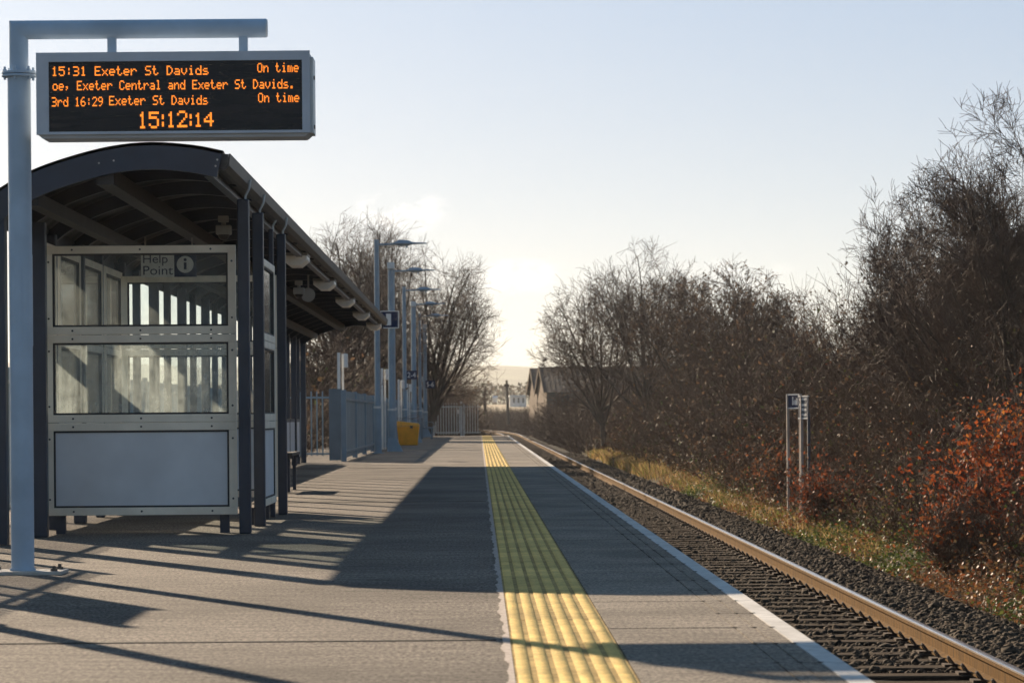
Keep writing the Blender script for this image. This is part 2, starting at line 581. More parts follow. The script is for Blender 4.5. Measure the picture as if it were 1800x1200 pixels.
def frusta(p0, p1, r0, r1, sides=3):
    """many tapered segments at once"""
    p0, p1 = np.asarray(p0, float), np.asarray(p1, float)
    d = p1 - p0
    d /= np.maximum(np.linalg.norm(d, axis=1, keepdims=True), 1e-9)
    ref = np.where(np.abs(d[:, 2:3]) > 0.9, np.array([[1.0, 0, 0]]), np.array([[0, 0, 1.0]]))
    a = np.cross(d, ref)
    a /= np.maximum(np.linalg.norm(a, axis=1, keepdims=True), 1e-9)
    b = np.cross(d, a)
    n = len(p0)
    V = np.zeros((n, 2 * sides, 3))
    for k in range(sides):
        t = 2 * math.pi * k / sides
        o = a * math.cos(t) + b * math.sin(t)
        V[:, k] = p0 + o * np.reshape(r0, (-1, 1))
        V[:, sides + k] = p1 + o * np.reshape(r1, (-1, 1))
    base = (np.arange(n) * 2 * sides)[:, None]
    fs = [np.concatenate([base + k, base + sides + k, base + sides + (k + 1) % sides, base + (k + 1) % sides], axis=1) for k in range(sides)]
    return V.reshape(-1, 3), np.stack(fs, axis=1).reshape(-1, 4)


def leaves(pos, size, cols, flat=0.0, aspect=0.6):
    """rhombic leaf faces at pos with random orientation"""
    n = len(pos)
    a = rng.normal(size=(n, 3))
    a[:, 2] *= (1 - flat)
    a /= np.linalg.norm(a, axis=1, keepdims=True)
    b = rng.normal(size=(n, 3))
    b -= a * np.sum(a * b, axis=1, keepdims=True)
    if flat > 0:
        b[:, 2] *= (1 - flat)
    b /= np.linalg.norm(b, axis=1, keepdims=True)
    s = np.reshape(size, (-1, 1))
    c = np.cross(a, b)
    V = np.stack([pos - a * s, pos + b * s * aspect + c * s * 0.15, pos + a * s, pos - b * s * aspect + c * s * 0.15], axis=1)
    Fc = np.arange(n * 4).reshape(n, 4)
    return V.reshape(-1, 3), Fc, np.repeat(cols, 4, axis=0)


def tag(o, label=None, cat=None, group=None, kind=None):
    if label:
        o['label'] = label
    if cat:
        o['category'] = cat
    if group:
        o['group'] = group
    if kind:
        o['kind'] = kind
    return o


def thing(name, label, cat, loc=(0, 0, 0), rz=0.0, group=None):
    o = bpy.data.objects.new(name, None)
    o.empty_display_size = 0.2
    COL.objects.link(o)
    o.location = loc
    o.rotation_euler = (0, 0, rz)
    return tag(o, label, cat, group)


def dup(o, parent=None):
    c = o.copy()
    COL.objects.link(c)
    c.parent = parent
    for ch in [x for x in o.children]:
        dup(ch, c)
    return c


def place(proto, loc, rz=0.0, label=None, group=None, scale=None, first=False):
    o = proto if first else dup(proto)
    o.location = loc
    o.rotation_euler = (0, 0, rz)
    if scale is not None:
        o.scale = scale if hasattr(scale, '__len__') else (scale,) * 3
    if label:
        o['label'] = label
    if group:
        o['group'] = group
    return o


def RY(y):
    return range(y)


FONT = {
    '0': '01110 10001 10011 10101 11001 10001 01110', '1': '00100 01100 00100 00100 00100 00100 01110',
    '2': '01110 10001 00001 00010 00100 01000 11111', '3': '11110 00001 00001 01110 00001 00001 11110',
    '4': '00010 00110 01010 10010 11111 00010 00010', '5': '11111 10000 11110 00001 00001 10001 01110',
    '6': '00110 01000 10000 11110 10001 10001 01110', '9': '01110 10001 10001 01111 00001 00010 01100',
    ':': '00000 00100 00100 00000 00100 00100 00000', '.': '00000 00000 00000 00000 00000 01100 01100',
    ',': '00000 00000 00000 00000 01100 00100 01000', '-': '00000 00000 00000 11111 00000 00000 00000',
    'E': '11111 10000 10000 11110 10000 10000 11111', 'S': '01111 10000 10000 01110 00001 00001 11110',
    'D': '11100 10010 10001 10001 10001 10010 11100', 'C': '01110 10001 10000 10000 10000 10001 01110',
    'O': '01110 10001 10001 10001 10001 10001 01110',
    'x': '00000 00000 10001 01010 00100 01010 10001', 'e': '00000 00000 01110 10001 11111 10000 01110',
    't': '01000 01000 11100 01000 01000 01001 00110', 'r': '00000 00000 10110 11001 10000 10000 10000',
    'a': '00000 00000 01110 00001 01111 10001 01111', 'v': '00000 00000 10001 10001 10001 01010 00100',
    'i': '00100 00000 01100 00100 00100 00100 01110', 'd': '00001 00001 01101 10011 10001 10001 01111',
    's': '00000 00000 01110 10000 01110 00001 11110', 'n': '00000 00000 10110 11001 10001 10001 10001',
    'l': '01100 00100 00100 00100 00100 00100 01110', 'o': '00000 00000 01110 10001 10001 10001 01110',
    'm': '00000 00000 11010 10101 10101 10101 10101', ' ': '00000 00000 00000 00000 00000 00000 00000',
    'H': '10001 10001 10001 11111 10001 10001 10001', 'P': '11110 10001 10001 11110 10000 10000 10000',
    'p': '00000 00000 11110 10001 11110 10000 10000',
}


def dots(mb, text, x0, ztop, width, height, y, fill=0.86, rep=1):
    """dot-matrix text on a plane facing -y: x0 left, ztop top, total width, cap height"""
    n = len(text)
    pitch = width / (n * 6 - 1)
    pz = height / 7
    pr = min(pitch, pz)
    for i, ch in enumerate(text):
        rows = FONT[ch].split()
        for r_, row in enumerate(rows):
            for c_, bit in enumerate(row):
                if bit != '1':
                    continue
                for a in range(rep):
                    for b in range(rep):
                        w, h = pitch / rep, pz / rep
                        cx = x0 + (i * 6 + c_) * pitch + (a + .5) * w
                        cz = ztop - r_ * pz - (b + .5) * h
                        hw, hh = w * fill / 2, h * fill / 2
                        mb.add([(cx - hw, y, cz - hh), (cx + hw, y, cz - hh), (cx + hw, y, cz + hh), (cx - hw, y, cz + hh)], [(0, 1, 2, 3)])


def solid_text(mb, text, x0, ztop, width, height, y):
    """raised letters in the built-in typeface, facing -y: fitted to width and cap height"""
    cu = bpy.data.curves.new('lettering', 'FONT')
    cu.body = text
    cu.extrude = 0.0
    tmp = bpy.data.objects.new('lettering', cu)
    me = tmp.to_mesh()
    vs_ = [v.co.copy() for v in me.vertices]
    fs_ = [tuple(p.vertices) for p in me.polygons]
    x_lo, x_hi = min(v.x for v in vs_), max(v.x for v in vs_)
    z_lo, z_hi = 0.0, max(v.y for v in vs_)
    kx, kz = width / (x_hi - x_lo), height / (z_hi - z_lo)
    n = len(vs_)
    top = [(x0 + (v.x - x_lo) * kx, y - 0.004, ztop - height + (v.y - z_lo) * kz) for v in vs_]
    mb.add(top, fs_)
    tmp.to_mesh_clear()
    bpy.data.objects.remove(tmp)
    bpy.data.curves.remove(cu)


# ------------------------------------------------------------------ ground
def gz(x, y):
    """terrain height"""
    x = np.asarray(x, float)
    y = np.asarray(y, float)
    bank = np.interp(x, [1.2, 4.6, 4.9, 5.4, 6.2, 8.0, 10.5, 15, 40], [-1.12, -1.12, -1.10, -1.0, -0.80, -0.1, 0.5, 0.9, 1.0])
    left = np.interp(x, [-60, -8, -4.5, -3.9, -3.0], [0.3, 0.0, -0.25, -0.3, -1.2])
    near = np.where(x > -1, bank, np.where(y < 136, left, np.interp(x, [-60, -9, -5, -2], [0.3, 0.0, -0.6, -1.12])))
    fade = np.clip((y - 170) / 120, 0, 1)
    z = near * (1 - fade) + (-1.15) * fade
    rise = np.interp(y, [430, 520, 650, 800], [0, 0.4, 1.6, 2.6])
    return z + rise * 0.9


xs = np.concatenate([np.linspace(-900, -60, 12), np.linspace(-50, -10, 9), np.linspace(-9, 16, 76), np.linspace(20, 60, 9), np.linspace(80, 900, 12)])
ys = np.concatenate([np.linspace(-40, 130, 69), [135.0, 135.6], np.linspace(138, 300, 50), np.linspace(310, 800, 30)])
gx, gy = np.meshgrid(xs, ys)
g_z = gz(gx, gy) + np.where((gx > 5) & (gx < 16), rng.normal(0, 0.05, gx.shape), 0)
nv = len(xs)
idx = np.arange(len(xs) * len(ys)).reshape(len(ys), nv)
gF = np.stack([idx[:-1, :-1], idx[:-1, 1:], idx[1:, 1:], idx[1:, :-1]], axis=-1).reshape(-1, 4)
ground = np_mesh('ground', np.stack([gx, gy, g_z], axis=-1).reshape(-1, 3), gF, M_EARTH)
tag(ground, kind='structure')

# field rising beyond the hedges, and the hills
fx = np.linspace(-700, 700, 30)
fy = np.linspace(470, 900, 12)
a_, b_ = np.meshgrid(fx, fy)
fz = np.interp(b_, [470, 520, 600, 700, 900], [-1.0, 1.2, 2.55, 3.3, 3.6])
idx = np.arange(a_.size).reshape(a_.shape)
fF = np.stack([idx[:-1, :-1], idx[:-1, 1:], idx[1:, 1:], idx[1:, :-1]], axis=-1).reshape(-1, 4)
tag(np_mesh('field', np.stack([a_, b_, fz], axis=-1).reshape(-1, 3), fF, M_FIELD), kind='structure')


def ridge(name, y0, y1, zbase, prof, xr, material, n=140):
    hx = np.linspace(-xr, xr, n)
    hy = np.linspace(y0, y1, 10)
    a, b = np.meshgrid(hx, hy)
    t = (b - y0) / (y1 - y0)
    h = np.interp(a, [p[0] for p in prof], [p[1] for p in prof])
    w = np.sin(a * 0.011 + 1.0) * 0.06 + np.sin(a * 0.031) * 0.03 + np.sin(a * 0.0043 + 2) * 0.05
    z = zbase + h * (1 + w) * np.sin(np.clip(t, 0, 1) * math.pi * 0.5)
    idx_ = np.arange(a.size).reshape(a.shape)
    f = np.stack([idx_[:-1, :-1], idx_[:-1, 1:], idx_[1:, 1:], idx_[1:, :-1]], axis=-1).reshape(-1, 4)
    return tag(np_mesh(name, np.stack([a, b, z], axis=-1).reshape(-1, 3), f, material), kind='structure')


ridge('hills', 1800, 3200, 3, [(-900, 60), (-300, 50), (-60, 44), (0, 43), (60, 39), (140, 34), (320, 40), (900, 60)], 900, M_HILL)
ridge('low_hills', 1000, 1700, 3, [(-700, 16), (-120, 14.5), (-20, 12.0), (20, 10.5), (60, 12.5), (200, 15), (700, 18)], 700, M_HILL)

# ------------------------------------------------------------------ platform
PL0, PL1 = -6.0, 134.0
EDGE = 1.26
mb = MB()
mb.box(-4.4, 0.110, PL0, PL1, -1.3, 0.0)
platform = mb.build('platform', M_ASPHALT)
tag(platform, kind='structure')
tag(MB().box(0.110, EDGE - 0.06, PL0, PL1, -1.3, -0.02).build('platform_wall', M_WALL), kind='structure')

# transverse expansion joint and hairline seams
mb = MB()
for y, w in ((12.02, 0.022), (31.5, 0.02), (52.0, 0.02), (78.0, 0.02)):
    mb.box(-4.3, 0.06, y, y + w, -0.01, 0.004)
tag(mb.build('expansion_joint', M_JOINT), kind='structure')

# mortar beside the tactile paving, with a ragged outer edge
mb = MB()
prev = None
y = 7.5
while y < 134:
    st = 0.05 if y < 40 else 0.25
    xo = 0.086 + 0.006 * math.sin(y * 3.1) + 0.005 * math.sin(y * 11.7 + 1) + random.uniform(-0.004, 0.004)
    if prev:
        mb.add([(prev[0], prev[1], 0.004), (0.112, prev[1], 0.004), (0.112, y, 0.004), (xo, y, 0.004)], [(0, 1, 2, 3)])
    prev = (xo, y)
    y += st
tag(mb.build('mortar_strip', M_MORTAR), kind='structure')

# tactile paving: 400 mm tiles with rows of flat-topped blisters
TX0, TX1 = 0.112, 0.512
tilesV, tilesF = [], []
ny = int((PL1 - 6.0) / 0.0667)
mb = MB()
y = 6.0
while y < PL1 - 0.4:
    dz = random.uniform(-0.0015, 0.0015)
    mb.box(TX0, TX1, y + 0.003, y + 0.397, -0.02, 0.0012 + dz * 0.5)
    y += 0.4
tp = mb.build('tactile_paving', M_GROOVE)
tag(tp, kind='structure')
k_t = np.arange(ny)
cy_ = 6.0 + (k_t // 6) * 0.4 + 0.2 + (k_t % 6 - 2.5) * 0.0652
cx_ = TX0 + (np.arange(6) + 0.5) * 0.0667
bx_, by_ = np.meshgrid(cx_, cy_)
bx_, by_ = bx_.ravel(), by_.ravel()
k8 = np.arange(8) * math.pi / 4 + math.pi / 8
V = np.zeros((len(bx_), 16, 3))
for i, t in enumerate(k8):
    c, s_ = math.cos(t), math.sin(t)
    V[:, i] = np.stack([bx_ + 0.0245 * math.copysign(abs(c) ** .4, c), by_ + 0.0308 * math.copysign(abs(s_) ** .5, s_), np.full_like(bx_, -0.001)], axis=1)
    V[:, 8 + i] = np.stack([bx_ + 0.0235 * math.copysign(abs(c) ** .4, c), by_ + 0.0290 * math.copysign(abs(s_) ** .5, s_), np.full_like(bx_, 0.0042)], axis=1)
base = (np.arange(len(bx_)) * 16)[:, None]
fs = [np.concatenate([base + i, base + (i + 1) % 8, base + 8 + (i + 1) % 8, base + 8 + i], axis=1) for i in range(8)]
fs += [np.concatenate([base + 8 + i for i in (0, 1, 2, 3)], axis=1), np.concatenate([base + 8 + i for i in (0, 3, 4, 7)], axis=1), np.concatenate([base + 8 + i for i in (4, 5, 6, 7)], axis=1)]
bl = np_mesh('tactile_blisters', V.reshape(-1, 3), np.stack(fs, axis=1).reshape(-1, 4), M_YELLOW)
tag(bl, kind='structure')

# coping slabs with two grooves, and the white painted nosing
mbc, mbw, mbg = MB(), MB(), MB()
y = 6.0 + 0.35
while y < PL1:
    y1 = min(y + 0.9, PL1) - 0.008
    for xa, xb in ((TX1 + 0.006, EDGE - 0.236), (EDGE - 0.230, EDGE - 0.158), (EDGE - 0.152, EDGE - 0.084)):
        mbc.box(xa, xb, y, y1, -0.10, random.uniform(-0.0012, 0.0012))
    mbw.box(EDGE - 0.080, EDGE, y, y1, -0.10, random.uniform(0.0, 0.0015))
    for xg in (EDGE - 0.233, EDGE - 0.155, EDGE - 0.082):
        mbg.cyl((xg, y1 + 0.004, -0.001), (xg, y1 + 0.004, 0.0028), 0.011, n=8)
    y += 0.9
tag(mbc.build('coping', M_COPING), kind='structure')
tag(mbw.build('white_edge', M_EDGE), kind='structure')
tag(mbg.build('coping_holes', M_JOINT), kind='structure')
# ramp down at the far end
tag(MB().add([(-4.4, 134.0, -0.02), (EDGE - .05, 134.0, -0.02), (EDGE - .05, 140, -1.1), (-4.4, 140, -1.1)], [(0, 1, 2, 3)]).build('platform_ramp', M_ASPHALT), kind='structure')

# ------------------------------------------------------------------ track
RT = -0.80                      # rail top
RX_NEAR, RX_FAR = 2.035, 3.47
CURVE0, CURVER = 268.0, 1700.0


def cx_off(y):
    return -((y - CURVE0) ** 2) / (2 * CURVER) if y > CURVE0 else 0.0


def make_rail(name, xc, label):
    prof_side = [(-0.034, -0.016), (-0.034, -0.040), (-0.012, -0.052), (-0.010, -0.130), (-0.068, -0.148), (-0.068, -0.160),
                 (0.068, -0.160), (0.068, -0.148), (0.010, -0.130), (0.012, -0.052), (0.034, -0.040), (0.034, -0.016)]
    prof_top = [(-0.034, -0.015), (-0.031, -0.005), (-0.020, -0.001), (0.0, 0.0), (0.020, -0.001), (0.031, -0.005), (0.034, -0.015)]
    ysr = [10.0, 100.0, 200.0, 268.0] + list(np.arange(278, 470, 10.0))
    t = thing(name, label, 'rail', (xc, 10, RT))
    for pn, prof, m in (('rail_web', prof_side, M_RAILSIDE), ('rail_head', prof_top, M_RAILTOP)):
        n = len(prof)
        vs_, fs_ = [], []
        for i, yy in enumerate(ysr):
            for (px_, pz_) in prof:
                vs_.append((xc + px_ + cx_off(yy), yy, RT + pz_))
            if i:
                for k in range(n if pn == 'rail_web' else n - 1):
                    a, b = (i - 1) * n + k, (i - 1) * n + (k + 1) % n
                    fs_.append((a, b, b + n, a + n))
        if pn == 'rail_head':
            # close the underside
            for i in range(1, len(ysr)):
                fs_.append(((i - 1) * n + n - 1, (i - 1) * n, i * n, i * n + n - 1))
        MB().add(vs_, fs_).build(pn, m, t, smooth=(pn == 'rail_head'))
    return t


make_rail('running_rail', RX_FAR, 'long rusty rail with a shiny worn head, on the side away from the platform')
make_rail('running_rail', RX_NEAR, 'rusty rail running close under the platform edge, mostly hidden by it')

mb = MB()
mb.obox((0, 0, -0.065), (2.6, 0.25, 0.13))
proto = thing('sleeper', 'dark weathered sleeper bedded in ballast under the rails', 'sleeper', (0, 0, 0), group='sleepers along the track')
slp = MB().obox((0, 0, -0.065), (2.6, 0.25, 0.13)).build('beam', M_SLEEPER, proto, bevel=0.012)
clips = []
for sgn_x in (RX_FAR - 2.75 - 0.085, RX_FAR - 2.75 + 0.085, RX_NEAR - 2.75 + 0.085, RX_NEAR - 2.75 - 0.085):
    s_ = -1 if sgn_x < (RX_FAR - 2.75 if sgn_x > 0 else RX_NEAR - 2.75) else 1
    c = MB()
    pts = []
    for k in range(9):
        a = math.pi * k / 8
        pts.append((sgn_x + s_ * 0.035 * math.sin(a), -0.075 + 0.15 * k / 8, 0.012 + 0.055 * math.sin(a)))
    c.tube(pts, 0.011, 6)
    c.obox((sgn_x + s_ * 0.02, 0, 0.008), (0.10, 0.16, 0.02))
    clips.append(c.build('rail_clip', M_CLIP, proto))
SP = 0.65
sy0 = 17.9
N_SL = 300
for i in range(N_SL):
    yy = sy0 + i * SP
    if i == 0:
        o = proto
    elif i < 95:
        o = dup(proto)
    else:
        o = proto.copy()
        COL.objects.link(o)
        c = slp.copy()
        COL.objects.link(c)
        c.parent = o
    o.location = (2.75 + cx_off(yy), yy, RT - 0.160 + random.uniform(-0.004, 0.002))
    o.rotation_euler = (0, 0, random.uniform(-0.012, 0.012))
mb = MB()
for i in range(N_SL, N_SL + 330):
    yy = sy0 + i * SP
    mb.obox((2.75 + cx_off(yy), yy, RT - 0.225), (2.6, 0.25, 0.13))
tag(mb.build('far_sleepers', M_SLEEPER), 'far row of dark sleepers where the line bends away', 'sleepers', kind='stuff')

# ballast: bed sheet then stones
bys = list(np.arange(8, 150, 2.0)) + list(np.arange(150, 460, 6.0))
bxs = [1.22, 1.5, 1.9, 2.3, 2.75, 3.2, 3.5, 3.9, 4.3, 4.7, 5.0]
bzs = [-1.10, -1.03, -1.00, -0.995, -0.99, -0.995, -1.0, -0.985, -1.0, -1.07, -1.16]
V = np.array([(x + cx_off(yy), yy, z + random.uniform(-0.012, 0.012)) for yy in bys for x, z in zip(bxs, bzs)])
k = len(bxs)
idx = np.arange(len(V)).reshape(-1, k)
bF = np.stack([idx[:-1, :-1], idx[:-1, 1:], idx[1:, 1:], idx[1:, :-1]], axis=-1).reshape(-1, 4)
tag(np_mesh('trackbed', V, bF, M_BED), kind='structure')

ph = (1 + 5 ** .5) / 2
ICO = np.array([(-1, ph, 0), (1, ph, 0), (-1, -ph, 0), (1, -ph, 0), (0, -1, ph), (0, 1, ph), (0, -1, -ph), (0, 1, -ph), (ph, 0, -1), (ph, 0, 1), (-ph, 0, -1), (-ph, 0, 1)], float)
ICO /= np.linalg.norm(ICO[0])
ICOF = np.array([(0, 11, 5), (0, 5, 1), (0, 1, 7), (0, 7, 10), (0, 10, 11), (1, 5, 9), (5, 11, 4), (11, 10, 2), (10, 7, 6), (7, 1, 8), (3, 9, 4), (3, 4, 2), (3, 2, 6), (3, 6, 8), (3, 8, 9), (4, 9, 5), (2, 4, 11), (6, 2, 10), (8, 6, 7), (9, 8, 1)])


def rand_rot(n):
    q = rng.normal(size=(n, 4))
    q /= np.linalg.norm(q, axis=1, keepdims=True)
    w, x, y, z = q.T
    return np.stack([np.stack([1 - 2 * (y * y + z * z), 2 * (x * y - z * w), 2 * (x * z + y * w)], -1),
                     np.stack([2 * (x * y + z * w), 1 - 2 * (x * x + z * z), 2 * (y * z - x * w)], -1),
                     np.stack([2 * (x * z - y * w), 2 * (y * z + x * w), 1 - 2 * (x * x + y * y)], -1)], 1)


def stones(x0, x1, y0, y1, n, r, dens_pow=1.0, zoff=0.0):
    x = rng.uniform(x0, x1, n)
    y = y0 + (y1 - y0) * rng.uniform(0, 1, n) ** dens_pow
    z = np.interp(x, bxs, bzs) + rng.uniform(-0.004, 0.028, n) + zoff
    sc = r * rng.lognormal(0, 0.28, n)[:, None, None] * rng.uniform(0.6, 1.25, (n, 1, 3))
    v = ICO[None] * (1 + rng.uniform(-0.25, 0.25, (n, 12, 1))) * sc
    v = np.einsum('nij,nkj->nki', rand_rot(n), v)
    v += np.stack([x, y, z], -1)[:, None, :]
    f = (ICOF[None] + (np.arange(n) * 12)[:, None, None]).reshape(-1, 3)
    return v.reshape(-1, 3), f


Vs, Fs, nb = [], [], 0
for args in ((3.53, 4.95, 19, 60, 33000, 0.030, 1.35), (3.53, 4.95, 60, 150, 15000, 0.042, 1.3),
             (1.45, 3.40, 22, 62, 15000, 0.027, 1.3, -0.012), (1.5, 3.40, 62, 150, 7000, 0.04, 1.3, -0.012)):
    v, f = stones(*args)
    Vs.append(v)
    Fs.append(f + nb)
    nb += len(v)
bal = np_mesh('ballast', np.concatenate(Vs), np.concatenate(Fs), M_STONE)
tag(bal, 'grey brown ballast stones around the sleepers and along the far rail', 'ballast', kind='stuff')

# ------------------------------------------------------------------ departure board and its mast
MY = 17.48
MXX = -2.555
t = thing('display_mast', 'blue grey steel mast with a crank arm, bolted to the platform at far left', 'mast', (MXX, MY, 0))
MB().cyl((MXX, MY, 0.02), (MXX, MY, 2.775), 0.0645, n=32).build('lower_pole', M_MAST, t, smooth=True)
mb = MB()
AZ = 3.035
mb.cyl((MXX, MY, 2.80), (MXX, MY, AZ - 0.054), 0.053, n=32)
# mitred corner
nn = 32
ringa = [(MXX + 0.053 * math.cos(2 * math.pi * i / nn), MY + 0.053 * math.sin(2 * math.pi * i / nn)) for i in range(nn)]
low = [(x, y, AZ - 0.054) for x, y in ringa]
mit = [(x, y, AZ - (x - MXX)) for x, y in ringa]
end = [(-1.172, y, AZ - (x - MXX)) for x, y in ringa]
mb.add(low + mit + end, [(i, (i + 1) % nn, nn + (i + 1) % nn, nn + i) for i in range(nn)] + [(nn + i, nn + (i + 1) % nn, 2 * nn + (i + 1) % nn, 2 * nn + i) for i in range(nn)] + [tuple(range(2 * nn, 3 * nn))])
mb.build('crank_arm', M_MAST, t, smooth=True)
MB().cyl((-1.172, MY, AZ), (-1.165, MY, AZ), 0.049, n=24).build('end_cap', M_GALV, t)
MB().cyl((MXX, MY, 2.772), (MXX, MY, 2.785), 0.096, n=32).cyl((MXX, MY, 2.788), (MXX, MY, 2.802), 0.096, n=32).build('flange', M_MAST, t, bevel=0.002)
for i in range(6):
    a = i * math.pi / 3 + 0.35
    x, y = MXX + 0.08 * math.cos(a), MY + 0.08 * math.sin(a)
    MB().cyl((x, y, 2.755), (x, y, 2.828), 0.007, n=8).cyl((x, y, 2.802), (x, y, 2.813), 0.012, n=6).build('flange_bolt', M_MAST, t)
for px in (202, 433):
    x = PX(px, MY)
    MB().box(x - 0.024, x + 0.024, MY - 0.022, MY + 0.022, 2.88, AZ - 0.045).build('hanger', M_MAST, t)
MB().box(MXX - 0.2, MXX + 0.235, MY - 0.16, MY + 0.16, 0.0, 0.02).build('base_plate', M_PLATE, t, bevel=0.002)
MB().cyl((MXX, MY, 0.02), (MXX, MY, 0.034), 0.072, n=32).build('weld_collar', M_MAST, t, smooth=True)
for sx in (-0.16, 0.19):
    for sy in (-0.12, 0.12):
        MB().cyl((MXX + sx, MY + sy, 0.02), (MXX + sx, MY + sy, 0.034), 0.02, n=6).cyl((MXX + sx, MY + sy, 0.034), (MXX + sx, MY + sy, 0.05), 0.01, n=8).build('anchor_bolt', M_BOLT, t)
# access door wrapped round the right of the pole
mb = MB()
for i in range(6):
    a0, a1 = R(-75 + i * 18), R(-75 + (i + 1) * 18)
    zz = [(0.0645, 1.27), (0.0675, 1.27), (0.0675, 1.78), (0.0645, 1.78)]
    q = []
    for a in (a0, a1):
        for r_, z_ in zz:
            q.append((MXX + r_ * math.cos(a), MY + r_ * math.sin(a), z_))
    mb.add(q, [(1, 5, 6, 2), (0, 4, 5, 1), (2, 6, 7, 3)] + ([(0, 1, 2, 3)] if i == 0 else []) + ([(7, 6, 5, 4)] if i == 5 else []))
mb.build('access_door', M_MAST, t)

YAW = -0.0085
bcx, bcy = (-2.44 - 0.925) / 2, MY
t = thing('departure_board', 'long grey framed departure board with orange dot lettering, hanging from the mast arm', 'display', (bcx, bcy, 2.418), YAW)
bx0, bx1, bz0, bz1 = -2.44, -0.922, 2.418, 2.892
yf, yb = bcy - 0.14, bcy + 0.14
sx0, sx1, sz0, sz1 = -2.395, -0.975, 2.478, 2.840
sx0, sx1 = PX(90, yf), PX(536, yf)
sz0 = CH + (VPY - 230 + 4.0) / F * yf
sz1 = CH + (VPY - 107 + 4.0) / F * yf
mb = MB()
# bezel frame around the recessed screen
mb.box(bx0, bx1, yf, yf + 0.03, sz1, bz1)
mb.box(bx0, bx1, yf, yf + 0.03, bz0 + 0.02, sz0)
mb.box(bx0, sx0, yf, yf + 0.03, sz0, sz1)
mb.box(sx1, bx1, yf, yf + 0.03, sz0, sz1)
mb.build('bezel', M_HOUSING, t)
mb = MB()
mb.prism([(bx0 + 0.004, bz0 + 0.022), (bx0 + 0.03, bz0), (bx1 - 0.03, bz0), (bx1 - 0.004, bz0 + 0.022), (bx1 - 0.004, bz1 - 0.003), (bx0 + 0.004, bz1 - 0.003)], yf + 0.032, yb)
mb.build('housing', M_HOUSING, t, bevel=0.004)
MB().box(bx1 - 0.004, bx1 + 0.016, yf + 0.05, yb - 0.03, bz0 + 0.02, bz1 - 0.03).build('side_cover', M_GALV, t, bevel=0.004)
mb = MB()
for z_ in (bz1 - 0.15, bz0 + 0.05):
    mb.box(bx1 + 0.016, bx1 + 0.022, yf + 0.10, yf + 0.14, z_, z_ + 0.02)
mb.build('latch', M_BOLT, t)
ys_ = yf + 0.012
MB().box(sx0, sx1, ys_, ys_ + 0.015, sz0, sz1).build('screen', M_SCREEN, t)
S = yf / F                                  # metres per photo pixel on this plane


def bX(z3):
    return (z3 / 3 - VPX) * S


def bZ(z3, px=300):
    return CH + (VPY - z3 / 3 + 4.2) * S


txt = MB()
yt = ys_ - 0.002
dots(txt, '15:31 Exeter St Davids', bX(285), bZ(346), (1115 - 285) / 3 * S, 50 / 3 * S, yt)
dots(txt, 'On time', bX(1372), bZ(336), (1590 - 1372) / 3 * S, 50 / 3 * S, yt)
dots(txt, 'oe, Exeter Central and Exeter St Davids.', bX(290), bZ(422), (1568 - 290) / 3 * S, 50 / 3 * S, yt)
dots(txt, '3rd 16:29', bX(285), bZ(507), (555 - 285) / 3 * S, 50 / 3 * S, yt)
dots(txt, 'Exeter St Davids', bX(588), bZ(503), (1110 - 588) / 3 * S, 50 / 3 * S, yt)
dots(txt, 'On time', bX(1375), bZ(494), (1592 - 1375) / 3 * S, 50 / 3 * S, yt)
for i, (ch, xa, xb, zt, zb) in enumerate((('1', 742, 786, 588, 676), ('5', 797, 850, 588, 676), (':', 845, 897, 590, 680), ('1', 892, 936, 588, 672), ('2', 946, 1000, 584, 672), (':', 992, 1044, 590, 676), ('1', 1036, 1080, 596, 670), ('4', 1088, 1140, 594, 668))):
    dots(txt, ch, bX(xa), bZ(zt), (xb - xa) / 3 * S, (zb - zt) / 3 * S, yt, 0.88, 2)
txt.build('lettering', M_LED, t)

# ------------------------------------------------------------------ the shelter
ARC = [(-1.745, 2.690), (-1.95, 2.731), (-2.24, 2.753), (-2.52, 2.727), (-2.81, 2.655), (-3.07, 2.563), (-3.29, 2.440), (-3.41, 2.345)]


def smooth_arc(pts, n=4):
    out = []
    m = len(pts)
    for i in range(m - 1):
        p0, p1, p2, p3 = [Vector(pts[max(0, min(m - 1, j))]) for j in (i - 1, i, i + 1, i + 2)]
        for k in range(n):
            t_ = k / n
            out.append(0.5 * ((2 * p1) + (p2 - p0) * t_ + (2 * p0 - 5 * p1 + 4 * p2 - p3) * t_ ** 2 + (3 * p1 - p0 - 3 * p2 + p3) * t_ ** 3))
    out.append(Vector(pts[-1]))
    return [(p[0], p[1]) for p in out]


AR = smooth_arc(ARC)


def offset_arc(a, d):
    out = []
    for i, p in enumerate(a):
        q0, q1 = a[max(0, i - 1)], a[min(len(a) - 1, i + 1)]
        tx, tz = q1[0] - q0[0], q1[1] - q0[1]
        l = math.hypot(tx, tz)
        nx, nz = -tz / l, tx / l           # points down/inwards for a right-to-left arc
        out.append((p[0] + nx * d, p[1] + nz * d))
    return out


SY0, SY1 = 21.5, 58.7
sh = thing('platform_shelter', 'long dark navy waiting shelter with an arched roof and glazed end screen', 'shelter', (-2.5, 40, 0))
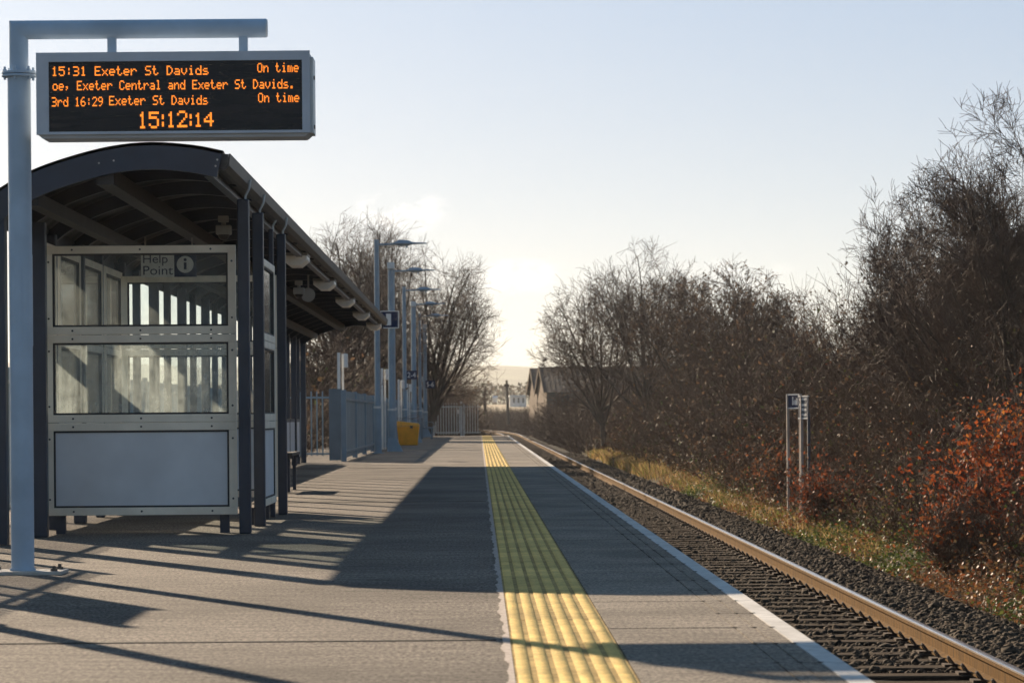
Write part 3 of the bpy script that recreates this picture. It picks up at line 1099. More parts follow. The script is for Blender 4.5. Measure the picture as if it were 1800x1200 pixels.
# corrugated roof sheet: arch swept along the platform with shallow ribs across
ysteps = np.arange(SY0, SY1 + 0.01, 0.0775)
vs_, fs_ = [], []
outer, inner = AR, offset_arc(AR, 0.035)
na = len(AR)
for i, yy in enumerate(ysteps):
    rib = 0.006 if (i % 4) in (0, 1) else 0.0
    o_ = offset_arc(AR, -rib)
    n_ = offset_arc(AR, 0.03 - rib)
    vs_ += [(x, yy, z) for x, z in o_] + [(x, yy, z) for x, z in n_]
    if i:
        a, b = (i - 1) * 2 * na, i * 2 * na
        for k_ in range(na - 1):
            fs_.append((a + k_, a + k_ + 1, b + k_ + 1, b + k_))
            fs_.append((a + na + k_ + 1, a + na + k_, b + na + k_, b + na + k_ + 1))
        fs_.append((a, b, b + na, a + na))
        fs_.append((a + na - 1, a + 2 * na - 1, b + 2 * na - 1, b + na - 1))
MB().add(vs_, fs_).build('roof', M_ROOF, sh)


def arch(y0, y1, d0, d1, name, m, right=0, left=None):
    o_, i_ = offset_arc(AR, d0), offset_arc(AR, d1)
    left = len(AR) if left is None else left
    poly = o_[right:left] + i_[right:left][::-1]
    return MB().prism(poly, y0, y1).build(name, m, sh)


arch(SY0 - 0.05, SY0 - 0.003, 0.022, 0.185, 'fascia', M_NAVY)
arch(SY1 + 0.003, SY1 + 0.05, 0.022, 0.185, 'fascia', M_NAVY)
mb = MB()
for px, py in ((174, 287), (200, 282.5), (382, 281), (379, 292)):
    p = P(px, py, SY0 - 0.05)
    mb.cyl(p, p + Vector((0, -0.008, 0)), 0.007, n=10)
mb.build('rivet', M_PLATE, sh)
# ribs beneath the roof, purlins and the front gutter
yy = SY0 + 1.5
while yy < SY1 - 0.5:
    arch(yy, yy + 0.07, 0.034, 0.135, 'rib', M_NAVY)
    yy += 1.55
mb = MB()
mb.box(-2.62, -2.50, SY0 + 0.03, SY1 - 0.05, 2.47, 2.58)
mb.build('purlin', M_BEAM, sh)
mb = MB()
mb.box(-3.12, -3.02, SY0 + 0.03, SY1 - 0.05, 2.33, 2.42)
mb.build('purlin', M_BEAM, sh)
MB().box(-1.88, -1.82, SY0 + 0.03, SY1 - 0.05, 2.52, 2.62).build('eaves_beam', M_NAVY, sh)
# gutter as separate lengths with brackets
yy = SY0
i = 0
while yy < SY1:
    y1 = min(yy + 3.1, SY1)
    mb = MB()
    mb.prism([(-1.79, 2.575), (-1.735, 2.56), (-1.705, 2.595), (-1.695, 2.675), (-1.706, 2.675), (-1.716, 2.605), (-1.74, 2.572), (-1.79, 2.588)], yy + 0.006, y1 - 0.006)
    mb.prism([(-1.82, 2.575), (-1.792, 2.575), (-1.792, 2.655), (-1.82, 2.655)], yy + 0.006, y1 - 0.006)
    mb.build('gutter', M_GUTTER, sh)
    yy = y1
MB().prism([(-1.79, 2.59), (-1.74, 2.573), (-1.717, 2.605), (-1.707, 2.672), (-1.79, 2.672)], SY0 - 0.004, SY0 + 0.004).build('gutter_end', M_GUTTER, sh)
# posts on the platform side
for (x, Y, hw) in ((-1.745, 23.3, .044), (-1.745, 24.85, .044), (-1.785, 27.0, .022), (-1.745, 27.75, .040)):
    MB().box(x - hw, x + hw, Y - hw, Y + hw, 0.0, 2.485).build('post', M_NAVY, sh, bevel=0.010)
    m = MB()
    m.tube([(x + 0.015, Y, 2.46), (x + 0.018, Y, 2.51), (x + 0.045, Y, 2.56), (x + 0.056, Y, 2.63)], 0.010, 6)
    m.build('bracket', M_GALV, sh)
# rear posts
yy = 22.9
k = 0
while yy < SY1 + 0.5:
    w = 0.050 if k % 2 == 0 else 0.036
    MB().box(-3.355, -3.355 + (0.195 if k == 0 else 2 * w), yy - 0.05, yy + 0.05, 0.0, 2.30).build('post', M_NAVY, sh, bevel=0.008)
    yy += 1.5
    k += 1
MB().box(-3.43, -3.245, SY0 - 0.04, SY0 + 0.09, 0.0, 2.26).build('post', M_NAVY, sh, bevel=0.008)
MB().box(-3.37, -3.362, SY0 + 0.1, SY1, 2.21, 2.40).build('rear_fascia', M_NAVY, sh)


def screen(p0, p1, z0=0.137, z1=2.157, feet=True, solid=True, dirty=(True, False), div=(0.832, 1.49), showbolts=False):
    """glazed screen between plan points p0, p1: stainless frame in three panels"""
    p0, p1 = Vector((*p0, 0)), Vector((*p1, 0))
    d = (p1 - p0)
    W = d.length
    d.normalize()
    nrm = Vector((d.y, -d.x, 0))
    m3 = Matrix((d, -nrm, Vector((0, 0, 1)))).transposed()

    def bar(mb_, u0, u1, a0, a1, t0, t1):
        c = p0 + d * ((u0 + u1) / 2) + nrm * (-(t0 + t1) / 2) + Vector((0, 0, (a0 + a1) / 2))
        mb_.obox(c, (u1 - u0, t1 - t0, a1 - a0), m3)
    fr = MB()
    zl = [z0, div[0], div[1], z1]
    fw = 0.058
    bolts = []
    gask = MB()
    for q in range(3):
        a0, a1 = zl[q] + 0.002, zl[q + 1] - 0.002
        bar(fr, 0, W, a0, a0 + fw, -0.025, 0.025)
        bar(fr, 0, W, a1 - fw, a1, -0.025, 0.025)
        bar(fr, 0, fw, a0 + fw, a1 - fw, -0.025, 0.025)
        bar(fr, W - fw, W, a0 + fw, a1 - fw, -0.025, 0.025)
        g = 0.014
        bar(gask, fw, W - fw, a0 + fw, a0 + fw + g, -0.018, 0.018)
        bar(gask, fw, W - fw, a1 - fw - g, a1 - fw, -0.018, 0.018)
        bar(gask, fw, fw + g, a0 + fw + g, a1 - fw - g, -0.018, 0.018)
        bar(gask, W - fw - g, W - fw, a0 + fw + g, a1 - fw - g, -0.018, 0.018)
        for uu in (0.13 * W + 0.02, W / 2, W - 0.13 * W - 0.0):
            for zz in (a0 + fw * 0.5, a1 - fw * 0.5):
                c = p0 + d * uu + Vector((0, 0, zz))
                bolts.append(c)
        for uu in (fw * 0.5, W - fw * 0.5):
            for zz in (a0 + 0.12, a1 - 0.12):
                c = p0 + d * uu + Vector((0, 0, zz))
                bolts.append(c)
    o = fr.build('glazed_screen', M_FRAME, sh, bevel=0.003)
    gask.build('gasket', M_GASKET, o)
    if showbolts:
        for c in bolts:
            MB().cyl(c + nrm * 0.024, c + nrm * 0.029, 0.008, n=8).build('bolt', M_BOLT, o)
    fwg = fw + 0.014
    for q in range(3):
        b = MB()
        a0, a1 = zl[q] + fwg + 0.002, zl[q + 1] - fwg - 0.002
        if q == 0:
            bar(b, fwg, W - fwg, a0, a1, -0.008, 0.008)
            b.build('solid_panel', M_PANEL if solid else M_GLASSDIRTY, o)
        else:
            bar(b, fwg, W - fwg, a0, a1, -0.003, 0.003)
            b.build('pane', M_GLASSDIRTY if dirty[q - 1] else M_GLASS, o)
    if feet:
        for uu in (0.10, W - 0.10):
            b = MB()
            bar(b, uu - 0.035, uu + 0.035, 0.0, z0, 0.03, 0.09)
            b.build('foot', M_NAVY, o)
    return o


screen((-3.245, 23.45), (-1.815, 23.45), showbolts=True)
screen((-1.765, 25.1), (-1.765, 26.8), dirty=(False, False))
screen((-3.25, 28.5), (-1.83, 28.5), dirty=(False, False))
# rear wall glazing between the rear posts (front bay)
for i, yy in enumerate(np.arange(22.97, SY1 - 1.6, 1.5)):
    if i < 4:
        screen((-3.30, yy + 0.05), (-3.30, yy + 1.35), z0=0.137, z1=2.205, feet=False, dirty=(False, False), solid=True)
    else:
        MB().box(-3.315, -3.285, yy + 0.10, yy + 1.40, 0.78, 0.83).build('mid_rail', M_NAVY, sh)
        MB().box(-3.31, -3.29, yy + 0.10, yy + 1.40, 0.14, 0.775).build('back_panel', M_PANEL, sh)

# things hung under the canopy
mb_l = thing('canopy_light', 'l', 'light', (0, 0, 0), group='bulkhead lights under the shelter eaves')
hexp = [(-0.13, 0.0), (-0.13, -0.045), (-0.055, -0.105), (0.055, -0.105), (0.13, -0.045), (0.13, 0.0)]
MB().prism(hexp, -0.27, 0.27).build('diffuser', M_LIGHT, mb_l, bevel=0.008)
MB().box(-0.135, 0.135, -0.28, 0.28, 0.001, 0.03).build('backplate', M_GREYBOX, mb_l)
MB().cyl((0, 0, 0.03), (0, 0, 0.12), 0.02, n=8).build('stem', M_GREYBOX, mb_l)
lab = ['nearest and largest bulkhead light under the shelter eaves', 'second bulkhead light along the eaves from the near end',
       'middle one of the five bulkhead lights under the eaves', 'fourth bulkhead light along the shelter eaves, next to last',
       'farthest bulkhead light, at the end of the shelter eaves']
for i, Y in enumerate((32.7, 38.8, 44.8, 50.9, 57.0)):
    place(mb_l, (-1.90, Y, 2.535), 0, lab[i], first=(i == 0))

cctv = thing('dome_camera', 'grey dome camera on a box bracket above the front glazed screen', 'camera', (-2.19, 27.0, 2.45), group='dome cameras under the canopy')
MB().box(-2.255, -2.125, 26.94, 27.06, 2.44, 2.52).build('housing', M_GREYBOX, cctv, bevel=0.008)
MB().box(-2.235, -2.15, 26.95, 27.05, 2.55, 2.60).build('mount', M_GREYBOX, cctv)
MB().cyl((-2.19, 27, 2.52), (-2.19, 27, 2.55), 0.02, n=8).build('stem', M_GREYBOX, cctv)
mb = MB()
for k_ in range(5):
    a0, a1 = R(k_ * 18), R((k_ + 1) * 18)
    mb.cyl((-2.19, 27, 2.44 - 0.05 * math.sin(a0)), (-2.19, 27, 2.44 - 0.05 * math.sin(a1)), 0.05 * math.cos(a0), max(0.001, 0.05 * math.cos(a1)), n=16, cap=False)
mb.build('dome', M_BLACK, cctv, smooth=True)
place(cctv, (-2.13, 37.2, 2.33), 0, 'small dome camera farther along under the dark canopy')
spk = thing('round_speaker', 'grey round speaker hanging above the front glass screen', 'speaker', (PX(240, 29), 29.4, 2.42), group='round speakers under the canopy')
x = PX(240, 29)
MB().cyl((x, 29.3, 2.42), (x, 29.42, 2.42), 0.085, 0.07, n=24).build('cone', M_GREYBOX, spk, smooth=True)
MB().box(x - 0.01, x + 0.01, 29.36, 29.38, 2.5, 2.66).build('hanger', M_GREYBOX, spk)
place(spk, (PX(544, 37.5), 37.5, 2.32), 0, 'round speaker hanging farther along the canopy past the posts')

# help point sign behind the end screen
HY = 27.9
sg = thing('help_point_sign', 'hanging Help Point sign with an information symbol behind the dusty glass', 'sign', (PX(296, HY), HY, 2.22))
p0, p1 = P(248, 487, HY), P(345, 443, HY)
pm = P(306, 460, HY).x
MB().box(p0.x, pm, HY, HY + 0.03, p0.z, p1.z).build('panel', M_WHITE, sg)
MB().box(pm + 0.001, p1.x, HY, HY + 0.03, p0.z, p1.z).build('symbol_panel', M_SIGN, sg)
cxx, czz = (pm + p1.x) / 2, (p0.z + p1.z) / 2
MB().cyl((cxx, HY, czz), (cxx, HY - 0.004, czz), 0.075, n=28).build('symbol_disc', M_WHITE, sg)
MB().box(cxx - 0.012, cxx + 0.012, HY - 0.008, HY - 0.004, czz - 0.045, czz + 0.018).cyl((cxx, HY - 0.004, czz + 0.042), (cxx, HY - 0.008, czz + 0.042), 0.014, n=12).build('symbol_letter', M_SIGN, sg)
tx = MB()
hh = p1.z - p0.z
solid_text(tx, 'Help', p0.x + 0.02, p1.z - 0.02, (pm - p0.x) * 0.74, hh * 0.34, HY)
solid_text(tx, 'Point', p0.x + 0.02, p1.z - hh * 0.55, (pm - p0.x) * 0.9, hh * 0.36, HY)
tx.build('lettering', M_SIGN, sg)
MB().box(p0.x + 0.03, p0.x + 0.045, HY + 0.01, HY + 0.02, p1.z, 2.62).box(p1.x - 0.045, p1.x - 0.03, HY + 0.01, HY + 0.02, p1.z, 2.62).build('hanger', M_GREYBOX, sg)

# benches
def bench(name, label, loc, rz, L, m1, m2, back=True):
    t_ = thing(name, label, 'bench', loc, 0)
    x, y, z = loc
    mb_ = MB()
    for k_ in range(4):
        mb_.box(x - 0.2 + k_ * 0.105, x - 0.2 + k_ * 0.105 + 0.085, y - L / 2, y + L / 2, 0.42, 0.455)
    mb_.build('seat', m1, t_, bevel=0.006)
    mb_ = MB()
    for k_ in range(2 if back else 0):
        mb_.box(x - 0.25, x - 0.225, y - L / 2, y + L / 2, 0.58 + k_ * 0.13, 0.68 + k_ * 0.13)
    if back:
        mb_.build('backrest', m1, t_)
    for s_ in (-1, 1):
        yy_ = y + s_ * (L / 2 - 0.2)
        MB().box(x - 0.2, x + 0.2, yy_ - 0.02, yy_ + 0.02, 0.385, 0.419).box(x - 0.25, x - 0.205, yy_ - 0.02, yy_ + 0.02, 0.0, 0.80 if back else 0.40).box(x + 0.12, x + 0.16, yy_ - 0.02, yy_ + 0.02, 0.0, 0.385).build('leg', m2, t_)
        if back:
            MB().tube([(x - 0.2, yy_ + 0.03, 0.62), (x + 0.15, yy_ + 0.03, 0.64), (x + 0.2, yy_ + 0.03, 0.6), (x + 0.19, yy_ + 0.03, 0.455)], 0.014, 6).build('armrest', m2, t_)
    t_.rotation_euler = (0, 0, rz)
    return t_


bench('platform_bench', 'dark slatted bench inside the shelter beside the rear posts', (-2.34, 36.6, 0), 0, 1.6, M_BEAM, M_NAVY, False)
bench('platform_bench', 'blue grey bench standing near the far gate beyond the yellow bin', (-1.9, 116.5, 0), 0, 1.8, M_FENCE, M_FENCE)

# ------------------------------------------------------------------ lamp columns, camera columns, signs
lamp = thing('lamp_column', 'l', 'street lamp', (0, 0, 0), group='lamp columns along the platform')
MB().cyl((0, 0, 0.0), (0, 0, 1.05), 0.085, n=16).build('base_compartment', M_COLUMN, lamp, smooth=True)
MB().cyl((0, 0, 1.05), (0, 0, 1.10), 0.10, n=16).build('collar', M_GALV, lamp)
MB().cyl((0, 0, 1.10), (0, 0, 4.98), 0.066, 0.058, n=16).build('shaft', M_COLUMN, lamp, smooth=True)
MB().tube([(0.0, 0, 4.86), (0.22, 0, 4.865), (0.48, 0, 4.88)], [0.028, 0.024, 0.022], 8).build('arm', M_COLUMN, lamp)
mb = MB()
prof = [(0.40, 0.02), (0.50, 0.075), (0.60, 0.085), (0.76, 0.07), (0.84, 0.03), (1.17, 0.018)]
for (xa, ra), (xb, rb) in zip(prof[:-1], prof[1:]):
    ring = []
    for xx, rr in ((xa, ra), (xb, rb)):
        ring += [(xx, -rr * 1.6, 4.885), (xx, -rr * 0.8, 4.885 + rr), (xx, rr * 0.8, 4.885 + rr), (xx, rr * 1.6, 4.885), (xx, rr * 0.8, 4.885 - rr * 0.7), (xx, -rr * 0.8, 4.885 - rr * 0.7)]
    mb.add(ring, [(i, (i + 1) % 6, 6 + (i + 1) % 6, 6 + i) for i in range(6)] + [(5, 4, 3, 2, 1, 0), (6, 7, 8, 9, 10, 11)])
mb.build('lamp_head', M_COLUMN, lamp)
MB().box(0.68, 0.73, -0.03, 0.03, 4.79, 4.835).build('sensor', M_COLUMN, lamp)
MB().box(-0.14, 0.14, -0.14, 0.14, 0.0, 0.018).build('base_plate', M_COLUMN, lamp)
labs = ['nearest and tallest looking lamp column with its arm over the platform', 'second lamp column, standing behind the column with the number 1 sign',
        'third lamp column, in front of the yellow bin', 'fourth lamp column, behind the column of the 2-4 sign', 'fifth lamp column, between the 2-4 and 5-6 signs',
        'farthest lamp column, behind the column of the 5-6 sign']
for i, Y in enumerate((73.0, 86.5, 99.7, 112.4, 125.5, 133.2)):
    place(lamp, (-2.36, Y, 0), 0, labs[i], first=(i == 0))
place(lamp, (-3.35, 15.75, 0), 0, 'lamp column just outside the left edge that throws a long thin shadow')

cc = thing('camera_column', 'l', 'camera column', (0, 0, 0), group='camera columns along the platform')
MB().cyl((0, 0, 0.3), (0, 0, 1.0), 0.095, n=16).build('base_compartment', M_COLUMN, cc, smooth=True)
MB().cyl((0, 0, 1.0), (0, 0, 1.05), 0.105, n=16).build('collar', M_GALV, cc)
MB().cyl((0, 0, 1.05), (0, 0, 4.45), 0.082, 0.075, n=16).build('shaft', M_COLUMN, cc, smooth=True)
MB().box(-0.085, 0.085, -0.12, 0.12, 4.46, 4.62).build('camera_box', M_GALV, cc, bevel=0.01)
MB().cyl((0, 0, 4.40), (0, 0, 4.455), 0.06, n=12).build('camera_lens', M_BLACK, cc)
mb = MB()
q = [(-0.10, -0.1, 0.33), (0.10, -0.1, 0.33), (0.10, 0.1, 0.33), (-0.10, 0.1, 0.33), (-0.12, -0.16, 0), (0.26, -0.16, 0), (0.26, 0.16, 0), (-0.12, 0.16, 0)]
mb.add(q, [(0, 1, 2, 3), (4, 5, 1, 0), (5, 6, 2, 1), (6, 7, 3, 2), (7, 4, 0, 3)])
mb.build('skirt', M_COLUMN, cc)
for i, (X, Y, l_) in enumerate(((-2.13, 76.6, 'nearest camera column, with a flared skirt and the number 1 sign'), (-2.13, 103.0, 'middle camera column, carrying the blue 2-4 sign'), (-2.2, 128.5, 'far camera column by the gate, carrying the blue 5-6 sign'))):
    place(cc, (X, Y, 0), 0, l_, first=(i == 0))


def stop_sign(text, px0, py0, px1, py1, Y, label, th):
    a, b = P(px0, py1, Y), P(px1, py0, Y)
    t_ = thing('car_stop_sign', label, 'sign', ((a.x + b.x) / 2, Y, a.z), group='car stop signs on the columns')
    e = 0.02 if len(text) == 1 else 0.0
    MB().box(a.x + e, b.x - e, Y - 0.012, Y + 0.012, a.z + e, b.z - e).build('panel', M_SIGN, t_)
    if e:
        MB().box(a.x, b.x, Y - 0.016, Y + 0.016, b.z - e, b.z).box(a.x, b.x, Y - 0.016, Y + 0.016, a.z, a.z + e).box(a.x, a.x + e, Y - 0.016, Y + 0.016, a.z + e, b.z - e).box(b.x - e, b.x, Y - 0.016, Y + 0.016, a.z + e, b.z - e).build('border', M_WHITE, t_)
    w, h = b.x - a.x, b.z - a.z
    tm = MB()
    if text == '':
        cx0 = P(684.5, 561, Y).x
        tm.box(cx0 - 0.035, cx0 + 0.03, Y - 0.02, Y - 0.013, a.z + h * 0.17, b.z - h * 0.17)
        tm.add([(cx0 - 0.035, Y - 0.018, b.z - h * 0.17), (cx0 - 0.035, Y - 0.018, b.z - h * 0.36), (cx0 - 0.11, Y - 0.018, b.z - h * 0.42), (cx0 - 0.11, Y - 0.018, b.z - h * 0.30)], [(0, 3, 2, 1)])
    else:
        if text == '1':
            cx0 = P(684.5, 561, Y).x
            solid_text(tm, text, cx0 - 0.08, b.z - h * 0.17, 0.12, h * 0.66, Y - 0.013)
        else:
            solid_text(tm, text, a.x + w * 0.12, b.z - h * 0.2, w * 0.76, h * 0.6, Y - 0.013)
    tm.build('lettering', M_WHITE, t_)
    MB().box((a.x + b.x) / 2 - 0.05, (a.x + b.x) / 2 + 0.05, Y + 0.013, Y + 0.05, a.z + h * 0.4, a.z + h * 0.6).build('clamp', M_GALV, t_)


stop_sign('1', 669, 546, 701, 577, 76.45, 'navy square sign with a white border and the number 1', 0.1)
stop_sign('2-4', 714, 651, 733, 666.5, 102.85, 'small navy sign reading 2-4 on a column', 0.1)
stop_sign('5-6', 748, 668.5, 764.5, 682, 128.35, 'small navy sign reading 5-6 near the far gate', 0.1)

# ------------------------------------------------------------------ fences
FX = -2.62
fe = thing('palisade_fence', 'long blue grey upright board fence along the back of the platform', 'fence', (FX, 60.5, 0))
mb = MB()
yy = 60.6
while yy < 131:
    mb.box(FX - 0.012 + random.uniform(-.003, .003), FX + 0.012, yy, yy + 0.070, 0.06, 1.36 + random.uniform(-0.01, 0.01))
    yy += 0.135
mb.build('boards', M_FENCE, fe)
mb = MB()
for z_ in (0.16, 1.18):
    mb.box(FX + 0.016, FX + 0.05, 60.6, 131, z_, z_ + 0.045)
mb.build('rail', M_FENCE, fe)
yy = 60.55
while yy < 131:
    MB().box(FX - 0.05, FX + 0.052, yy - 0.05, yy + 0.045, 0, 1.38).build('post', M_COLUMN, fe, bevel=0.006)
    yy += 5.4
MB().box(-2.90, FX - 0.055, 60.5, 60.56, 0.02, 1.40).build('end_board', M_FENCE, fe)


def bar_fence(name, label, p0, p1, h, m, spacing=0.11, post_every=2.4, zb=0.0, thick=0.013):
    p0, p1 = Vector((*p0, zb)), Vector((*p1, zb))
    L_ = (p1 - p0).length
    d = (p1 - p0) / L_
    t_ = thing(name, label, 'fence', p0)
    mb_ = MB()
    s_ = 0.05
    while s_ < L_ - 0.02:
        q = p0 + d * s_
        mb_.cyl(q + Vector((0, 0, 0.1)), q + Vector((0, 0, h)), thick, n=6)
        s_ += spacing
    mb_.build('bars', m, t_)
    ang = math.atan2(d.y, d.x)
    m3 = Matrix.Rotation(ang, 3, 'Z')
    mb_ = MB()
    for z_ in (0.14, h - 0.12):
        mb_.obox((p0 + p1) / 2 + Vector((0, 0, z_)), (L_, 0.035, 0.035), m3)
    mb_.build('rail', m, t_)
    s_ = 0.0
    while s_ <= L_ + 0.01:
        q = p0 + d * s_
        MB().obox(q + Vector((0, 0, h / 2 + 0.02)), (0.06, 0.06, h + 0.04), m3).build('post', m, t_)
        s_ += post_every
    return t_


bar_fence('bar_railing', 'pale steel bar railing closing the gap between shelter and board fence', (-5.2, 61.2), (-2.93, 61.2), 1.36, M_COLUMN)
bar_fence('bar_railing', 'steel bar railing along the back of the platform outside the left edge', (-3.72, 8.0), (-3.72, 20.8), 1.4, M_COLUMN, post_every=2.56)
nbd = thing('notice_board', 'framed notice board on two posts just outside the left edge', 'notice board', (-3.76, 18.3, 0))
MB().box(-3.79, -3.74, 17.75, 18.85, 1.40, 1.95).build('panel', M_HOUSING, nbd, bevel=0.006)
MB().box(-3.80, -3.73, 17.70, 17.745, 0.0, 2.0).build('post', M_MAST, nbd)
MB().box(-3.80, -3.73, 18.855, 18.90, 0.0, 2.0).build('post', M_MAST, nbd)
# rear railing behind the shelter
bar_fence('bar_railing', 'steel bar railing standing behind the shelter back wall', (-3.95, 22.0), (-3.95, 60.0), 1.3, M_COLUMN, spacing=0.12, post_every=2.5)

GY = 133.6
gt = thing('steel_gate', 'pale grey barred gate in the end fence of the platform', 'gate', (PX(762, GY), GY, 0))
ga, gb = PX(765, GY), PX(808.5, GY)
mb = MB()
for z_ in (0.12, 1.22):
    mb.box(ga, gb, GY - 0.02, GY + 0.02, z_, z_ + 0.05)
mb.box(ga, ga + 0.05, GY - 0.02, GY + 0.02, 0.17, 1.22).box(gb - 0.05, gb, GY - 0.02, GY + 0.02, 0.17, 1.22)
mb.build('frame', M_GALV, gt)
mb = MB()
x = ga + 0.12
while x < gb - 0.06:
    mb.cyl((x, GY, 0.05), (x, GY, 1.40), 0.016, n=6)
    x += 0.115
mb.build('bars', M_GALV, gt)
for x in (ga - 0.07, gb + 0.055):
    MB().box(x - 0.045, x + 0.045, GY - 0.045, GY + 0.045, 0, 1.46).build('gate_post', M_GALV, gt)
MB().box(gb - 0.12, gb - 0.02, GY - 0.05, GY - 0.022, 0.95, 1.12).build('latch', M_WHITE, gt)
bar_fence('end_railing', 'barred end fence between the gate and the yellow paving', (gb + 0.16, GY), (PX(845, GY), GY), 1.36, M_GALV, post_every=0.88)
bar_fence('end_railing', 'barred end fence left of the gate, behind the last column', (-3.6, GY + 0.1), (ga - 0.14, GY + 0.1), 1.36, M_GALV, post_every=2.0)

# white notice posts behind the fence
npst = thing('notice_post', 'l', 'notice board', (0, 0, 0), group='white notice posts behind the board fence')
MB().box(-0.045, 0.015, -0.03, 0.03, 0.0, 2.18).build('post', M_WHITE, npst)
MB().box(0.032, 0.075, 0.25, 0.31, 0.0, 2.16).build('post', M_WHITE, npst)
MB().box(0.085, 0.155, -0.05, 0.42, 1.88, 2.16).build('panel', M_WHITE, npst, bevel=0.008)
for i, (X, Y, s_, l_) in enumerate(((PX(597.5, 63.5), 63.5, 1.0, 'nearest white twin post notice, right beside the fence end'), (PX(673, 82), 82.0, 0.98, 'white notice post seen between the first two columns'),
                                    (PX(702, 96), 96.0, 0.92, 'white notice post left of the third lamp column'), (PX(717, 104), 104, 0.9, 'white notice post right of the third lamp column, half hidden'))):
    place(npst, (X, Y, -0.02), 0, l_, scale=(1, 1, s_), first=(i == 0))

# yellow grit bin
BY = 93.0
bxc = PX(717.5, BY)
t = thing('grit_bin', 'bright yellow grit bin with a sloping lid by the fence', 'bin', (bxc, BY, 0))


def taper_box(mb_, x0, x1, y0, y1, z0, z1, i0):
    q = [(x0 + i0, y0 + i0, z0), (x1 - i0, y0 + i0, z0), (x1 - i0, y1 - i0, z0), (x0 + i0, y1 - i0, z0), (x0, y0, z1), (x1, y0, z1), (x1, y1, z1), (x0, y1, z1)]
    return mb_.add(q, [(3, 2, 1, 0), (4, 5, 6, 7), (0, 1, 5, 4), (1, 2, 6, 5), (2, 3, 7, 6), (3, 0, 4, 7)])


w = 0.335
taper_box(MB(), bxc - w, bxc + w, BY - 0.28, BY + 0.28, 0.0, 0.56, 0.06).build('body', M_BIN, t, bevel=0.02)
mb = MB()
q = [(bxc - w - 0.02, BY - 0.3, 0.565), (bxc + w + 0.02, BY - 0.3, 0.565), (bxc + w + 0.02, BY + 0.3, 0.565), (bxc - w - 0.02, BY + 0.3, 0.565),
     (bxc - w, BY - 0.24, 0.72), (bxc + w - 0.03, BY - 0.24, 0.65), (bxc + w - 0.03, BY + 0.24, 0.65), (bxc - w, BY + 0.24, 0.72)]
mb.add(q, [(3, 2, 1, 0), (4, 5, 6, 7), (0, 1, 5, 4), (1, 2, 6, 5), (2, 3, 7, 6), (3, 0, 4, 7)])
mb.build('lid', M_BIN, t, bevel=0.02)
MB().box(bxc + 0.06, bxc + 0.14, BY - 0.315, BY - 0.285, 0.50, 0.58).build('hasp', M_BOLT, t)

# ------------------------------------------------------------------ trackside signs on the far bank
def bank_sign(px0, px1, py0, py1, Y, base_z, label, posts, fill, rows, lean=0.45, sides=True):
    a, b = P(px0, py1, Y), P(px1, py0, Y)
    t_ = thing('trackside_sign', label, 'sign', ((a.x + b.x) / 2, Y, base_z), group='signs on the far bank')
    e = 0.016
    # the board faces the platform: it runs away from us by `lean` metres
    def pt(f, z, off=0.0):
        return Vector((a.x + (b.x - a.x) * f - off * 0.98, Y - lean * (f - 1) * -1 * -1 + off * -0.15, z))

    def slab(f0, f1, z0, z1, o0, o1, m, name):
        vs2 = [pt(f0, z0, o0), pt(f1, z0, o0), pt(f1, z0, o1), pt(f0, z0, o1), pt(f0, z1, o0), pt(f1, z1, o0), pt(f1, z1, o1), pt(f0, z1, o1)]
        return MB().add(vs2, [(3, 2, 1, 0), (4, 5, 6, 7), (0, 1, 5, 4), (1, 2, 6, 5), (2, 3, 7, 6), (3, 0, 4, 7)])
    slab(0.02, 0.98, a.z + e, b.z - e, 0.0, 0.014, fill, 'panel').build('panel', fill, t_)
    bm2 = slab(0, 1, b.z - 0.02, b.z, -0.004, 0.02, M_WHITE, 'b')
    for s2 in (slab(0, 1, a.z, a.z + 0.02, -0.004, 0.02, M_WHITE, 'b'),) if not sides else (slab(0, 1, a.z, a.z + 0.02, -0.004, 0.02, M_WHITE, 'b'), slab(0, 0.10, a.z + 0.02, b.z - 0.02, -0.004, 0.02, M_WHITE, 'b'), slab(0.92, 1.0, a.z + 0.02, b.z - 0.02, -0.004, 0.02, M_WHITE, 'b')):
        bm2.add(s2.v, s2.f)
    bm2.build('border', M_WHITE, t_)
    tm = MB()
    for (f0, f1, z0, z1) in rows:
        h = b.z - a.z
        s2 = slab(f0, f1, a.z + h * z0, a.z + h * z1, 0.0145, 0.018, M_WHITE, 't')
        tm.add(s2.v, s2.f)
    tm.build('lettering', M_WHITE, t_)
    for f_, m in posts:
        q = pt(f_, 0)
        MB().box(q.x - 0.022, q.x + 0.022, q.y - 0.04, q.y + 0.04, base_z - 0.2, (b.z - 0.001) if m is M_POSTGREY else a.z + 0.1).build('post', m, t_)


rows1 = [(0.45, 0.52, 0.25, 0.80), (0.55, 0.60, 0.28, 0.55), (0.63, 0.68, 0.25, 0.62), (0.70, 0.75, 0.25, 0.55), (0.77, 0.84, 0.25, 0.70)]
rows2 = []
for r_, (z0, z1) in enumerate(((0.78, 0.92), (0.54, 0.68), (0.33, 0.46), (0.12, 0.24))):
    f_ = 0.15 if r_ < 2 else 0.35
    while f_ < 0.82:
        rows2.append((f_, f_ + 0.07, z0 + random.uniform(0, 0.03), z1 - random.uniform(0, 0.04)))
        f_ += 0.105
bank_sign(1388.5, 1407, 692, 718, 54.0, -1.0, 'navy station sign with a white border on two tall pale posts', ((0.04, M_POSTGREY), (0.98, M_POSTGREY)), M_SIGN, rows1)
bank_sign(1409, 1422, 695, 736, 53.0, -1.0, 'narrow slate sign with four lines of white lettering on a dark post', ((0.25, M_POSTGREY), (0.95, M_SIGNGREY)), M_SIGNGREY, rows2, 0.4, False)

